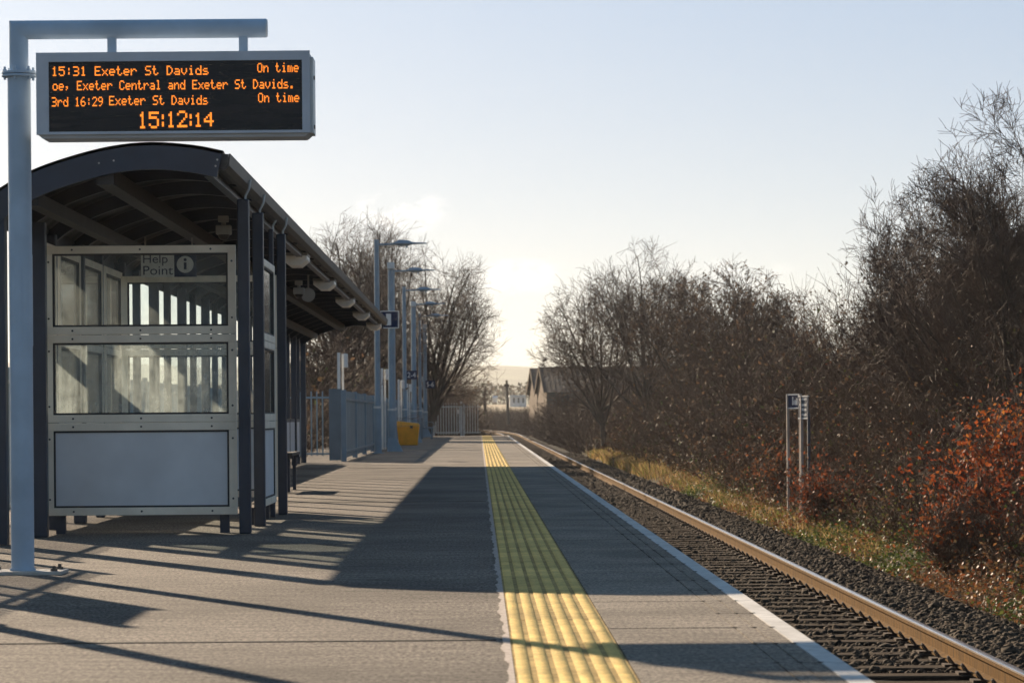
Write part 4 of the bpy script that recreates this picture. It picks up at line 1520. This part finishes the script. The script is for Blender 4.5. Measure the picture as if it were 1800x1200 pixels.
for (px, py, h, l_) in ((1141, 836, 0.5, 'thin leaning stake standing in the dry grass'), (1077, 818, 0.42, 'short thin stake farther along the grassy verge')):
    Y = 1.9 * F / (py - 726)
    x = PX(px, Y)
    zb = float(gz(x, Y))
    tag(MB().tube([(x, Y, zb - 0.1), (x + 0.01, Y, zb + h * 0.6), (x - 0.03, Y, zb + h + 0.05)], [0.022, 0.02, 0.016], 7).build('marker_stake', M_POLEWOOD, loc=(x, Y, zb)), l_, 'stake', 'stakes in the verge')
Y = 140.0
x = PX(1050, Y)
zb = float(gz(x, Y))
mb = MB()
mb.tube([(x, Y, zb - 0.1), (x + 0.02, Y, zb + 0.3), (x - 0.02, Y, zb + 0.52)], [0.16, 0.13, 0.10], 9)
mb.tube([(x, Y, zb + 0.25), (x + 0.25, Y + .05, zb + 0.30)], [0.10, 0.07], 8)
tag(mb.build('tree_stump', M_BARK, loc=(x, Y, zb)), 'small dark mossy stump on the grass beside the ballast', 'stump')


# ------------------------------------------------------------------ trees
def tree_segments(seed, H, spread, trunk=0.25, stems=1, levels=4, kids=(8, 8, 7, 4), up=0.25, r0=0.16, wob=0.085, lean=(0, 0), ratio=0.56, amin=22, amax=56, rad=None, lowz=0.12):
    rs = random.Random(seed)
    segs = [[], []]               # trunk and limbs, branches and twigs
    rad = rad or H * 0.45
    cz, rz_ = H * 0.5, H * 0.52
    ccx, ccy = lean[0] * H * 0.5, lean[1] * H * 0.5

    def outside(p, slack):
        return ((p.x - ccx) / rad) ** 2 + ((p.y - ccy) / rad) ** 2 + ((p.z - cz) / rz_) ** 2 > 1.0 + slack
    stack = []
    for s_ in range(stems):
        if stems == 1:
            d = Vector((lean[0] * .5, lean[1] * .5, 1)).normalized()
            p = Vector((0, 0, -0.2))
        else:
            a = 2 * math.pi * (s_ + rs.uniform(-.3, .3)) / stems
            tilt = rs.uniform(0.1, spread)
            d = Vector((math.cos(a) * tilt + lean[0], math.sin(a) * tilt + lean[1], 1)).normalized()
            p = Vector((rs.uniform(-.3, .3), rs.uniform(-.3, .3), -0.2))
        stack.append((p, d, H * (trunk if stems == 1 else rs.uniform(0.6, 0.85)), r0 * (1 if stems == 1 else rs.uniform(.6, 1)), 0))
    while stack:
        p, d, L_, r, lv = stack.pop()
        n = max(2, min(9, int(L_ / (0.5 if lv < 2 else 0.28)) + 1))
        if lv >= 3:
            n = min(n, 3)
        st = L_ / n
        rend = r * (0.6 if lv == 0 and stems == 1 else 0.3)
        pts = [(p.copy(), d.copy())]
        slack = rs.uniform(-0.22, 0.34)
        s_first = len(segs[0 if lv <= 1 else 1])
        cut = False
        for i in range(n):
            w_ = wob * (0.4 if lv == 0 else (1.0 if lv == 1 else 1.2))
            d = (d + Vector((rs.gauss(0, w_), rs.gauss(0, w_), rs.gauss(0, w_) + (up * 0.14 if lv in (1, 2) else up * 0.05)))).normalized()
            q = p + d * st
            if (lv > 0 or stems > 1) and outside(q, slack):
                cut = True
                break
            ra, rb = r + (rend - r) * i / n, r + (rend - r) * (i + 1) / n
            segs[0 if lv <= 1 else 1].append((p, q, ra, rb, lv))
            p = q
            pts.append((p.copy(), d.copy()))
        m = len(pts) - 1
        if cut:
            lst = segs[0 if lv <= 1 else 1]
            for i in range(m):
                a_, b_, ra, rb, l_ = lst[s_first + i]
                lst[s_first + i] = (a_, b_, ra * (1 - 0.85 * i / m), rb * (1 - 0.85 * (i + 1) / m), l_)
        if lv >= levels or m < 1:
            continue
        nk = kids[lv]
        for j in range(nk):
            if lv == 0 and stems == 1:
                t_ = rs.uniform(0.55, 1.0)
            else:
                t_ = 0.22 + 0.78 * (j + rs.random()) / nk
            ii = min(m, max(1, int(round(t_ * m))))
            bp, bd = pts[ii]
            bp = bp if rs.random() < 0.4 else pts[ii - 1][0].lerp(bp, rs.random())
            ax = bd.cross(Vector((rs.gauss(0, 1), rs.gauss(0, 1), rs.gauss(0, 1))))
            if ax.length < 1e-4:
                continue
            ax.normalize()
            nd = (Matrix.Rotation(R(rs.uniform(amin, amax) if lv < 1 else rs.uniform(24, 62)), 3, ax) @ bd)
            if lv == 0 and stems == 1:
                az = 2 * math.pi * (j + rs.uniform(-.3, .3)) / nk
                tilt = rs.uniform(0.1, 1.0) * spread
                nd = Vector((math.cos(az) * tilt + lean[0], math.sin(az) * tilt + lean[1], 1.0)).normalized()
                cl = H * (1 - trunk) * rs.uniform(0.7, 1.05)
            else:
                nd = (nd + Vector((0, 0, up * (0.5 if lv < 1 else 0.2)))).normalized()
                cl = L_ * ratio * rs.uniform(0.65, 1.2) * (1.1 - 0.45 * t_)
            cr = (r + (rend - r) * t_) * (0.62 if lv == 0 else 0.52)
            stack.append((bp, nd, max(cl, 0.22), max(cr, 0.004), lv + 1))
    return segs


def make_tree(name, label, cat, loc, seg, twig_scale=1.0, leaf=None, group=None, ivy=None, rmin=0.0065, twig_mat=None):
    t_ = thing(name, label, cat, loc, 0, group)
    off = np.array(loc)
    for part_, sg_, m, sides in (('trunk', seg[0], M_BARK, 6), ('crown', seg[1], twig_mat or M_TWIG, 3)):
        if not sg_:
            continue
        p0 = np.array([s_[0][:] for s_ in sg_]) + off
        p1 = np.array([s_[1][:] for s_ in sg_]) + off
        ra = np.maximum(np.array([s_[2] for s_ in sg_]) * twig_scale, rmin)
        rb = np.maximum(np.array([s_[3] for s_ in sg_]) * twig_scale, rmin * 0.8)
        v, f = frusta(p0, p1, ra, rb, sides)
        np_mesh(part_, v, f, m, t_)
        if part_ == 'crown' and leaf:
            n, size, cols = leaf
            pick = rng.integers(0, len(p1), n)
            pos = p1[pick] + rng.normal(0, 0.04, (n, 3))
            cc_ = np.array(cols)[rng.integers(0, len(cols), n)] * rng.uniform(0.6, 1.3, (n, 1))
            v, f, c = leaves(pos, size * rng.uniform(0.6, 1.3, n), cc_)
            np_mesh('leaves', v, f, M_LEAF, t_, tint=c)
    if ivy:
        n, hmin, hmax, rad = ivy
        z = rng.uniform(hmin, hmax, n)
        a = rng.uniform(0, 2 * math.pi, n)
        rr = rad * rng.uniform(0.3, 1.0, n) ** 0.5 * (0.8 + 0.4 * np.sin(z * 3 + a))
        pos = np.stack([rr * np.cos(a), rr * np.sin(a), z], -1) + off
        cc_ = np.array([(0.035, 0.06, 0.018), (0.05, 0.075, 0.02), (0.02, 0.04, 0.014)])[rng.integers(0, 3, n)] * rng.uniform(0.7, 1.4, (n, 1))
        v, f, c = leaves(pos, 0.07 * rng.uniform(0.6, 1.3, n), cc_)
        np_mesh('ivy', v, f, M_LEAFSHINY, t_, tint=c)
    return t_


RUSSET = [(0.26, 0.075, 0.025), (0.20, 0.055, 0.02), (0.30, 0.12, 0.04), (0.14, 0.06, 0.03)]
BROWN = [(0.12, 0.07, 0.04), (0.09, 0.055, 0.035), (0.16, 0.10, 0.06), (0.07, 0.05, 0.03)]


def tree_at(px, Y, top, label, seed, kind='bare_tree', zg=None, **kw):
    X = PX(px, Y)
    zb = float(gz(X, Y)) if zg is None else zg
    H = (CH + (VPY - top) / F * Y - zb)
    mk = {k_: kw.pop(k_) for k_ in list(kw) if k_ in ('twig_scale', 'leaf', 'group', 'ivy', 'rmin', 'twig_mat')}
    return make_tree(kind, label, 'tree', (X, Y, zb), tree_segments(seed, H, **kw), **mk)


# left of the line, beyond the fence
tree_at(606, 112, 364, 'tall bare tree with an ivy covered trunk behind the shelter end', 3, spread=0.8, trunk=0.32, kids=(13, 11, 9, 5), up=0.25, r0=0.20, rad=2.1, ivy=(5200, 0.2, 4.2, 0.34), rmin=0.0055)
tree_at(676, 124, 384, 'bare tree with an upright crown behind the first lamp columns', 11, spread=0.85, trunk=0.30, kids=(13, 11, 9, 5), up=0.25, r0=0.18, rad=2.4, ivy=(3000, 0.2, 3.0, 0.30), rmin=0.0055)
tree_at(748, 130, 415, 'spreading bare tree whose long low boughs reach right over the gate', 23, spread=1.1, trunk=0.32, kids=(15, 11, 9, 5), up=0.15, r0=0.19, lean=(0.05, 0), rad=3.0, rmin=0.0055)
tree_at(556, 92, 560, 'small twiggy tree seen under the far end of the shelter roof', 31, spread=0.8, trunk=0.2, stems=5, kids=(7, 6, 5, 4), r0=0.06, rmin=0.0075, ivy=(900, 0.1, 2.2, 0.4))
# right of the line, middle distance
tree_at(1062, 140, 472, 'bare tree at the left end of the clump, boughs over the shed roof', 41, spread=1.15, trunk=0.30, kids=(13, 10, 8, 5), up=0.15, r0=0.17, lean=(-0.03, 0), rad=3.1, rmin=0.0075)
tree_at(1135, 134, 436, 'tallest upright bare tree in the middle of the clump', 43, spread=0.8, trunk=0.26, kids=(12, 10, 8, 5), up=0.3, r0=0.17, rad=2.9, rmin=0.0075)
tree_at(1215, 124, 450, 'dense twiggy bare tree right of the tallest one', 47, spread=0.95, trunk=0.22, kids=(12, 10, 8, 5), up=0.25, r0=0.16, rad=2.7, rmin=0.008, leaf=(2500, 0.05, BROWN))
tree_at(1300, 116, 462, 'bushy bare tree with a few brown leaves, right of the clump centre', 53, spread=1.0, trunk=0.2, kids=(12, 10, 8, 5), up=0.2, r0=0.15, rad=2.6, rmin=0.008, leaf=(4500, 0.045, BROWN))
tree_at(1362, 106, 500, 'rounded bare tree at the right end of the clump', 59, spread=1.1, trunk=0.2, kids=(12, 10, 8, 5), up=0.2, r0=0.14, rad=1.55, rmin=0.0075, leaf=(3000, 0.042, BROWN))
tree_at(1450, 92, 650, 'low bare tree in the dip between the clump and the big right hand trees', 61, spread=1.0, stems=5, trunk=0.2, kids=(8, 7, 6, 4), up=0.2, r0=0.05, rad=1.2, rmin=0.007)
# big trees at the right edge
tree_at(1668, 60, 312, 'bare tree with long boughs sweeping up to the left, left most of the big ones', 67, spread=0.8, stems=7, kids=(9, 8, 6, 4), up=0.38, r0=0.07, lean=(-0.12, 0), rad=1.75, rmin=0.0042)
tree_at(1715, 54, 222, 'tall bare tree with fine upright twigs, second from the right edge', 71, spread=0.7, stems=7, kids=(9, 8, 6, 4), up=0.42, r0=0.075, lean=(-0.10, 0), rad=2.0, rmin=0.0040)
tree_at(1820, 48, 130, 'tallest bare tree, cut off by the right edge of the view', 73, spread=0.65, stems=8, kids=(9, 8, 6, 4), up=0.42, r0=0.075, lean=(-0.08, 0), rad=2.1, rmin=0.0038)
tree_at(1630, 72, 470, 'thorny bare tree whose outer twigs hang low over the dip', 79, spread=1.2, stems=6, kids=(9, 7, 6, 4), up=0.12, r0=0.055, lean=(-0.10, 0), rad=1.8, rmin=0.005, leaf=(900, 0.03, BROWN))
tree_at(1775, 66, 330, 'bare tree behind the big right hand ones, filling the gaps', 83, spread=0.9, stems=6, kids=(8, 7, 6, 4), up=0.3, r0=0.07, rad=2.4, rmin=0.0048)


# ------------------------------------------------------------------ thickets, shrubs, brambles, grass
def thicket(n, xfun, hfun, segn=6, r=0.010, bend=0.5, kids=3, y0=0, y1=1, ypow=1.0, lean=(-0.25, 0)):
    y = y0 + (y1 - y0) * rng.uniform(0, 1, n) ** ypow
    x = xfun(y, rng.uniform(0, 1, n))
    z = gz(x, y) - 0.05
    h = hfun(x, y) * rng.uniform(0.45, 1.1, n)
    p = np.stack([x, y, z], -1)
    d = np.stack([rng.normal(lean[0], 0.35, n), rng.normal(lean[1], 0.35, n), np.ones(n)], -1)
    d /= np.linalg.norm(d, axis=1, keepdims=True)
    P0, P1, R0, R1 = [], [], [], []
    tips = []
    for i in range(segn):
        d = d + rng.normal(0, 0.16, (n, 3)) + np.array([lean[0], lean[1], 0]) * 0.1 * bend - np.array([0, 0, 0.10 * bend * i / segn])
        d /= np.linalg.norm(d, axis=1, keepdims=True)
        q = p + d * (h / segn)[:, None]
        P0.append(p)
        P1.append(q)
        R0.append(np.full(n, r * (1 - 0.75 * i / segn)))
        R1.append(np.full(n, r * (1 - 0.75 * (i + 1) / segn)))
        if i >= 1:
            for k_ in range(kids):
                dd = d + rng.normal(0, 0.6, (n, 3)) + np.array([0, 0, 0.2])
                dd /= np.linalg.norm(dd, axis=1, keepdims=True)
                l1 = h * rng.uniform(0.07, 0.24, n)
                m_ = q + dd * l1[:, None] * 0.5
                dd2 = dd + rng.normal(0, 0.3, (n, 3))
                dd2 /= np.linalg.norm(dd2, axis=1, keepdims=True)
                e = m_ + dd2 * l1[:, None] * 0.5
                P0 += [q, m_]
                P1 += [m_, e]
                R0 += [np.full(n, r * 0.42), np.full(n, r * 0.32)]
                R1 += [np.full(n, r * 0.32), np.full(n, r * 0.2)]
                tips += [m_, e]
        p = q
    tips.append(p)
    v, f = frusta(np.concatenate(P0), np.concatenate(P1), np.concatenate(R0), np.concatenate(R1), 3)
    return v, f, np.concatenate(tips)


def tinted(n, cols, wts=None, lo=0.6, hi=1.35):
    c = np.array(cols)
    pick = rng.choice(len(c), n, p=np.array(wts) / sum(wts) if wts else None)
    return c[pick] * rng.uniform(lo, hi, (n, 1))


# near thicket on the right bank
h_near = lambda x, y: np.interp(x, [5.2, 5.8, 7.0, 9.0, 12], [0.35, 0.9, 1.7, 2.6, 3.2]) * np.interp(y, [25, 45, 70], [0.85, 0.95, 1.0])
v, f, tips_n = thicket(5200, lambda y, u: 5.5 + 5.5 * u ** 1.3, h_near, y0=27, y1=72, r=0.0075, kids=3)
near_th = np_mesh('thicket', v, f, M_TWIGR)
tag(near_th, 'tangled brown thicket of thin stems on the near right bank', 'thicket', kind='stuff')
# middle distance thicket below the tree clump
h_mid = lambda x, y: np.interp(x, [5.4, 6.2, 8.0, 11.0], [0.5, 1.5, 2.9, 4.0]) * np.interp(y, [115, 150, 180], [1.0, 0.72, 0.6])
v, f, tips_m = thicket(4200, lambda y, u: 5.7 + 6.5 * u ** 1.2, h_mid, y0=66, y1=180, r=0.016, kids=3)
mid_th = np_mesh('thicket', v, f, M_TWIGR)
tag(mid_th, 'dark brown thicket below the tree clump, reaching along the line to the shed', 'thicket', kind='stuff')
h_far = lambda x, y: np.interp(y, [150, 200, 240, 300, 450], [3.2, 2.7, 2.3, 2.6, 2.8])
v, f, tips_f = thicket(6500, lambda y, u: 4.75 + 9 * u ** 1.4 - np.maximum(0, y - 268) ** 2 / 3400, h_far, y0=150, y1=455, r=0.028, kids=3)
tag(np_mesh('thicket', v, f, M_TWIGR), 'low distant scrub beside the bend of the line, right of the rails', 'thicket', kind='stuff')
# left scrub behind the fence
h_l = lambda x, y: np.interp(x / y, [-0.10, -0.068, -0.052, -0.03], [1.3, 1.6, 3.2, 2.4])
v, f, tips_l = thicket(2200, lambda y, u: -3.9 - 5 * u, h_l, y0=64, y1=135, r=0.014, kids=3, lean=(0, 0))
tag(np_mesh('thicket', v, f, M_TWIGR), 'brown scrub rising behind the board fence on the left', 'thicket', kind='stuff')
h_h = lambda x, y: np.interp(x, [-6, -3.0, -1.5, -0.6], [5.2, 4.6, 3.0, 1.6])
v, f, tips_h = thicket(3000, lambda y, u: -5.8 + 5.0 * u, h_h, y0=150, y1=215, r=0.024, kids=4, lean=(0, 0))
tag(np_mesh('hedge', v, f, M_TWIGR), 'bare brown hedge beyond the gate at the platform end', 'hedge', kind='stuff')

# leaves held in the thickets
sets = []
n = 20000
pos = tips_n[rng.integers(0, len(tips_n), n)] + rng.normal(0, 0.05, (n, 3))
cl = np.sin(pos[:, 1] * 0.9 + pos[:, 2] * 1.7) + np.sin(pos[:, 1] * 0.37 + 1) + rng.normal(0, 0.5, n)
rus, bro, grn = tinted(n, RUSSET), tinted(n, BROWN), tinted(n, [(0.06, 0.075, 0.025), (0.10, 0.10, 0.03)])
cols = np.where((cl > 1.35)[:, None], rus, np.where((cl < -1.1)[:, None], grn, bro))
v, f, c = leaves(pos, 0.026 * rng.uniform(0.6, 1.5, n), cols)
tag(np_mesh('thicket_leaves', v, f, M_LEAF, tint=c), 'dry brown and russet leaves clinging in the near thicket', 'leaves', kind='stuff')
n = 16000
pos = tips_m[rng.integers(0, len(tips_m), n)] + rng.normal(0, 0.08, (n, 3))
cols = tinted(n, BROWN + [(0.05, 0.06, 0.025)])
v, f, c = leaves(pos, 0.05 * rng.uniform(0.6, 1.4, n), cols)
tag(np_mesh('thicket_leaves', v, f, M_LEAF, tint=c), 'dull brown leaves in the thicket below the tree clump', 'leaves', kind='stuff')
n = 9000
pos = np.concatenate([tips_l, tips_h])[rng.integers(0, len(tips_l) + len(tips_h), n)] + rng.normal(0, 0.08, (n, 3))
v, f, c = leaves(pos, 0.06 * rng.uniform(0.6, 1.4, n), tinted(n, BROWN + [(0.04, 0.06, 0.02), (0.06, 0.075, 0.02)]))
tag(np_mesh('scrub_leaves', v, f, M_LEAF, tint=c), 'sparse ivy and brown leaves in the scrub left of the line', 'leaves', kind='stuff')

# bramble carpet at the foot of the bank
n = 30000
y = 27 + 60 * rng.uniform(0, 1, n) ** 1.5
x = 4.85 + rng.gamma(1.6, 0.36, n)
z = gz(x, y) + np.abs(rng.normal(0, 1, n)) * np.interp(x, [4.8, 5.2, 6.5], [0.03, 0.13, 0.35])
pos = np.stack([x, y, z], -1)
cl = np.sin(y * 0.7) + np.sin(y * 0.23 + x * 2.0) + rng.normal(0, 0.7, n)
g_ = tinted(n, [(0.075, 0.105, 0.03), (0.12, 0.14, 0.035), (0.045, 0.07, 0.02)])
b2 = tinted(n, [(0.16, 0.10, 0.05), (0.24, 0.12, 0.05), (0.10, 0.07, 0.04), (0.20, 0.07, 0.03)])
v, f, c = leaves(pos, 0.022 * rng.uniform(0.6, 1.6, n), np.where((cl > 0.1)[:, None], g_, b2), flat=0.3)
tag(np_mesh('bramble_cover', v, f, M_LEAFSHINY, tint=c), 'low carpet of bramble and ivy leaves along the ballast edge', 'ground cover', kind='stuff')

# grass on the verge
n = 26000
y = 40 + 105 * rng.uniform(0, 1, n) ** 1.1
x = 4.95 + rng.gamma(2.0, 0.32, n)
keep = (np.sin(y * 0.33) + np.sin(y * 0.11 + 2) + rng.normal(0, 0.6, n)) > -0.7
x, y = x[keep], y[keep]
n = len(x)
z = gz(x, y) - 0.02
L_ = rng.uniform(0.10, 0.32, n) * np.interp(y, [40, 70, 120], [0.7, 1.0, 1.4])
a = rng.uniform(0, 2 * math.pi, n)
w = 0.006 * np.interp(y, [40, 120], [1.0, 2.2])
b0 = np.stack([x, y, z], -1)
sd_ = np.stack([np.cos(a), np.sin(a), 0 * a], -1) * w[:, None]
tip = b0 + np.stack([rng.normal(0, .35, n) * L_, rng.normal(0, .35, n) * L_, L_], -1)
midp = (b0 + tip) / 2 + np.stack([0 * a, 0 * a, 0.12 * L_], -1)
V = np.stack([b0 - sd_, b0 + sd_, midp + sd_ * 0.8, tip, midp - sd_ * 0.8], 1).reshape(-1, 3)
base = (np.arange(n) * 5)[:, None]
Fq = np.concatenate([base + i for i in range(5)], axis=1)
cols = tinted(n, [(0.30, 0.20, 0.085), (0.23, 0.18, 0.06), (0.12, 0.15, 0.035), (0.36, 0.25, 0.12), (0.15, 0.09, 0.045)], (3, 2, 2, 2, 2))
tag(np_mesh('verge_grass', V, Fq, M_GRASS, tint=np.repeat(cols, 5, axis=0)), 'dry yellow and green grass on the verge beside the ballast', 'grass', kind='stuff')


# russet shrubs
def shrub(px, py, Y, rad, n, label, cols, seed, name='russet_shrub', lsize=0.032):
    c0 = P(px, py, Y)
    zb = float(gz(c0.x, c0.y))
    H = c0.z - zb + rad * 0.8
    seg = tree_segments(seed, H, 0.6, stems=5, kids=(7, 6, 5, 4), levels=3, r0=0.028, up=0.3, wob=0.2)
    t_ = thing(name, label, 'shrub', (c0.x, Y, zb), 0, 'shrubs holding red leaves on the bank')
    off = np.array((c0.x, Y, zb))
    sg_ = seg[0] + seg[1]
    p0 = np.array([s_[0][:] for s_ in sg_]) + off
    p1 = np.array([s_[1][:] for s_ in sg_]) + off
    ra = np.maximum(np.array([s_[2] for s_ in sg_]), 0.004)
    rb = np.maximum(np.array([s_[3] for s_ in sg_]), 0.003)
    v_, f_ = frusta(p0, p1, ra, rb, 4)
    np_mesh('stems', v_, f_, M_TWIGR, t_)
    hi = p1[p1[:, 2] > zb + 0.3 * H]
    ctr = hi[rng.integers(0, len(hi), max(30, n // 60))]
    pos_ = ctr[rng.integers(0, len(ctr), n)] + rng.normal(0, 0.24, (n, 3))
    v_, f_, c_ = leaves(pos_, lsize * rng.uniform(0.6, 1.3, n), tinted(n, cols))
    np_mesh('leaves', v_, f_, M_LEAF, t_, tint=c_)


shrub(1775, 700, 39, 0.45, 1700, 'tall shrub of bright orange red leaves at the right edge', [(0.34, 0.09, 0.022), (0.26, 0.06, 0.02), (0.42, 0.16, 0.04)], 101)
shrub(1700, 760, 38, 0.40, 1000, 'red leaved shrub just left of the tall orange one', [(0.30, 0.07, 0.022), (0.22, 0.05, 0.02)], 103)
shrub(1755, 850, 35.5, 0.35, 800, 'dark red shrub in front of the tall orange one', [(0.22, 0.05, 0.022), (0.28, 0.08, 0.03)], 107)
shrub(1660, 880, 35.0, 0.28, 500, 'low rust coloured shrub above the green ground cover', [(0.20, 0.06, 0.025), (0.26, 0.09, 0.03)], 109)
shrub(1450, 830, 49, 0.38, 800, 'small rust red shrub right behind the trackside signs', [(0.24, 0.07, 0.03), (0.18, 0.06, 0.03)], 113)
shrub(1375, 810, 58, 0.40, 800, 'brownish red shrub left of the trackside signs', [(0.20, 0.07, 0.03), (0.15, 0.07, 0.035)], 127)

# ------------------------------------------------------------------ distant buildings and poles
def shed(name, label, fl, ll, ridge_py, eave_py, Yf, Yb, length, zb):
    a, b = P(fl, eave_py, Yf), P(ll, eave_py, Yb)
    rz_ = P((fl + ll) / 2, ridge_py, (Yf + Yb) / 2).z
    dirg = Vector((b.x - a.x, b.y - a.y, 0))
    W = dirg.length
    dirg.normalize()
    dl = Vector((dirg.y, -dirg.x, 0))
    t_ = thing(name, label, 'shed', (a.x, a.y, zb))
    A = Vector((a.x, a.y, 0))
    ez = a.z

    def q(u, w_, z):
        r_ = A + dl * u + dirg * w_
        return (r_.x, r_.y, z)
    MB().add([q(0.02, 0, zb), q(length, 0, zb), q(length, 0, ez), q(0.02, 0, ez), q(0.02, W, zb), q(length, W, zb), q(length, W, ez), q(0.02, W, ez)],
             [(0, 1, 2, 3), (5, 4, 7, 6), (1, 5, 6, 2)]).build('wall', M_SHEDWALL, t_)
    MB().add([q(0, 0, zb), q(0, W, zb), q(0, W, ez), q(0, W / 2, rz_), q(0, 0, ez), q(0.015, 0, zb), q(0.015, W, zb), q(0.015, W, ez), q(0.015, W / 2, rz_), q(0.015, 0, ez)],
             [(0, 4, 3, 2, 1), (5, 6, 7, 8, 9), (0, 1, 6, 5), (0, 5, 9, 4)]).build('gable_wall', M_SHEDBRICK, t_)
    # corrugated roof
    n_ = int(length / 0.18)
    vs2, fs2 = [], []
    for i_ in range(n_ + 1):
        u = -0.25 + (length + 0.5) * i_ / n_
        k2 = 0.018 if i_ % 2 else 0.0
        vs2 += [q(u, -0.35, ez - 0.12 + k2), q(u, W / 2, rz_ + 0.06 + k2), q(u, W + 0.35, ez - 0.12 + k2)]
        if i_:
            s2 = (i_ - 1) * 3
            fs2 += [(s2, s2 + 3, s2 + 4, s2 + 1), (s2 + 1, s2 + 4, s2 + 5, s2 + 2)]
    MB().add(vs2, fs2).build('roof', M_SHEDROOF, t_)
    # pale barge boards
    m = MB()
    for w0, z0, w1, z1 in ((-0.35, ez - 0.12, W / 2, rz_ + 0.06), (W + 0.35, ez - 0.12, W / 2, rz_ + 0.06)):
        m.add([q(-0.27, w0, z0 + 0.05), q(-0.27, w1, z1 + 0.05), q(-0.27, w1, z1 - 0.22), q(-0.27, w0, z0 - 0.22), q(-0.22, w0, z0 + 0.05), q(-0.22, w1, z1 + 0.05), q(-0.22, w1, z1 - 0.22), q(-0.22, w0, z0 - 0.22)],
              [(0, 1, 2, 3), (7, 6, 5, 4), (0, 4, 5, 1), (3, 2, 6, 7)])
    m.build('barge_board', M_SHEDBRICK, t_)
    return t_


shed('farm_shed', 'old shed with a dark corrugated roof, half hidden by scrub', 961, 945, 646, 687, 236, 248, 22, -1.0)
shed('farm_shed', 'second shed gable showing just left of and behind the first', 944, 930, 648.5, 690, 262, 274, 20, -1.0)
x, Y = PX(957, 244), 244
tag(MB().cyl((x, Y, 4.4), (x, Y, 5.15), 0.04, n=8).obox((x + 0.05, Y, 5.15), (0.32, 0.2, 0.2)).build('chimney_flue', M_POLEWOOD, loc=(x, Y, 4.4)), 'thin flue with a cowl standing on the shed ridge', 'flue')


def tpole(px, top, base, Y, label, lean=0.0):
    a, b = P(px, top, Y), P(px + lean, base, Y)
    t_ = thing('telegraph_pole', label, 'pole', (b.x, Y, b.z), group='telegraph poles')
    MB().cyl(b + Vector((0, 0, -1.5)), a, 0.15, 0.11, n=8).build('pole', M_POLEWOOD, t_, smooth=True)
    MB().obox(a + Vector((0, 0, -0.5)), (0.5, 0.12, 0.25)).build('crossarm', M_POLEWOOD, t_)


tpole(890.5, 668, 718, 300, 'dark leaning telegraph pole right of the line, against the field', 3)
tpole(852, 684, 716, 290, 'short telegraph pole left of the field, by the hedge', 1)
# white farm buildings far off
a, b = P(896, 706, 600), P(925, 697.5, 600)
t = thing('farm_building', 'long low white farm building across the field', 'building', (a.x, 600, a.z))
MB().box(a.x, b.x, 600, 606, a.z - 1.0, b.z).build('wall', M_WHITE, t)
MB().prism([(a.x - 0.2, b.z), (b.x + 0.2, b.z), (b.x + 0.0, b.z + 0.35), (a.x, b.z + 0.35)], 599.7, 606.3).build('roof', M_GALV, t)
mb = MB()
for k_ in range(3):
    xx = a.x + (b.x - a.x) * (0.2 + 0.28 * k_)
    mb.box(xx, xx + 0.35, 599.96, 599.99, a.z - 0.2, b.z - 0.15)
mb.build('door', M_SHEDWALL, t)
c = P(870, 700, 610)
t = thing('farm_cottage', 'tiny white cottage alone at the edge of the field', 'building', (c.x, 610, c.z))
MB().box(c.x - 0.45, c.x + 0.45, 610, 611.5, c.z - 0.8, c.z + 0.1).build('wall', M_WHITE, t)
MB().add([(c.x - 0.5, 609.9, c.z + 0.1), (c.x + 0.5, 609.9, c.z + 0.1), (c.x + 0.5, 611.6, c.z + 0.1), (c.x - 0.5, 611.6, c.z + 0.1), (c.x - 0.5, 610.75, c.z + 0.5), (c.x + 0.5, 610.75, c.z + 0.5)],
         [(0, 1, 5, 4), (2, 3, 4, 5), (1, 2, 5), (3, 0, 4), (3, 2, 1, 0)]).build('roof', M_WHITE, t)
# far wood line beyond the field
n = 9000
x = rng.uniform(-110, 120, n)
y = rng.uniform(720, 860, n)
hgt = 3.0 + 2.5 * (np.sin(x * 0.16) * 0.5 + 0.5) + 1.5 * (np.sin(x * 0.47 + 1) * 0.5 + .5)
z = 2.5 + hgt * rng.uniform(0, 1, n) ** 0.7
v, f, c = leaves(np.stack([x, y, z], -1), rng.uniform(0.35, 0.8, n), tinted(n, [(0.07, 0.06, 0.045), (0.05, 0.055, 0.035), (0.09, 0.075, 0.05)]))
tag(np_mesh('far_woodland', v, f, M_LEAF, tint=c), 'hazy grey wood beyond the pale field', 'woodland', kind='stuff')
# far hedgerow between the line and the field
n = 6000
x = rng.uniform(-60, 40, n)
y = rng.uniform(430, 480, n)
z = -1.0 + (1.6 + 0.5 * np.sin(x * 0.9) + 0.4 * np.sin(x * 2.1)) * rng.uniform(0, 1, n) ** 0.7
v, f, c = leaves(np.stack([x, y, z], -1), rng.uniform(0.12, 0.35, n), tinted(n, BROWN + [(0.05, 0.06, 0.025)]))
tag(np_mesh('far_hedgerow', v, f, M_LEAF, tint=c), 'low dark hedgerow in front of the pale field', 'hedge', kind='stuff')

# ------------------------------------------------------------------ air
mh = bpy.data.materials.new('haze_air')
mh.use_nodes = True
nt = mh.node_tree
nt.nodes.clear()
ho = nt.nodes.new('ShaderNodeOutputMaterial')
pv = nt.nodes.new('ShaderNodeVolumePrincipled')
pv.inputs['Color'].default_value = (0.95, 0.95, 0.97, 1)
pv.inputs['Density'].default_value = 0.00014
pv.inputs['Anisotropy'].default_value = 0.3
nt.links.new(pv.outputs[0], ho.inputs['Volume'])
hz = MB().box(-1000, 1000, -60, 3300, -4, 75).build('haze', mh)
tag(hz, 'thin pale winter haze filling the air over the valley', 'haze', kind='stuff')
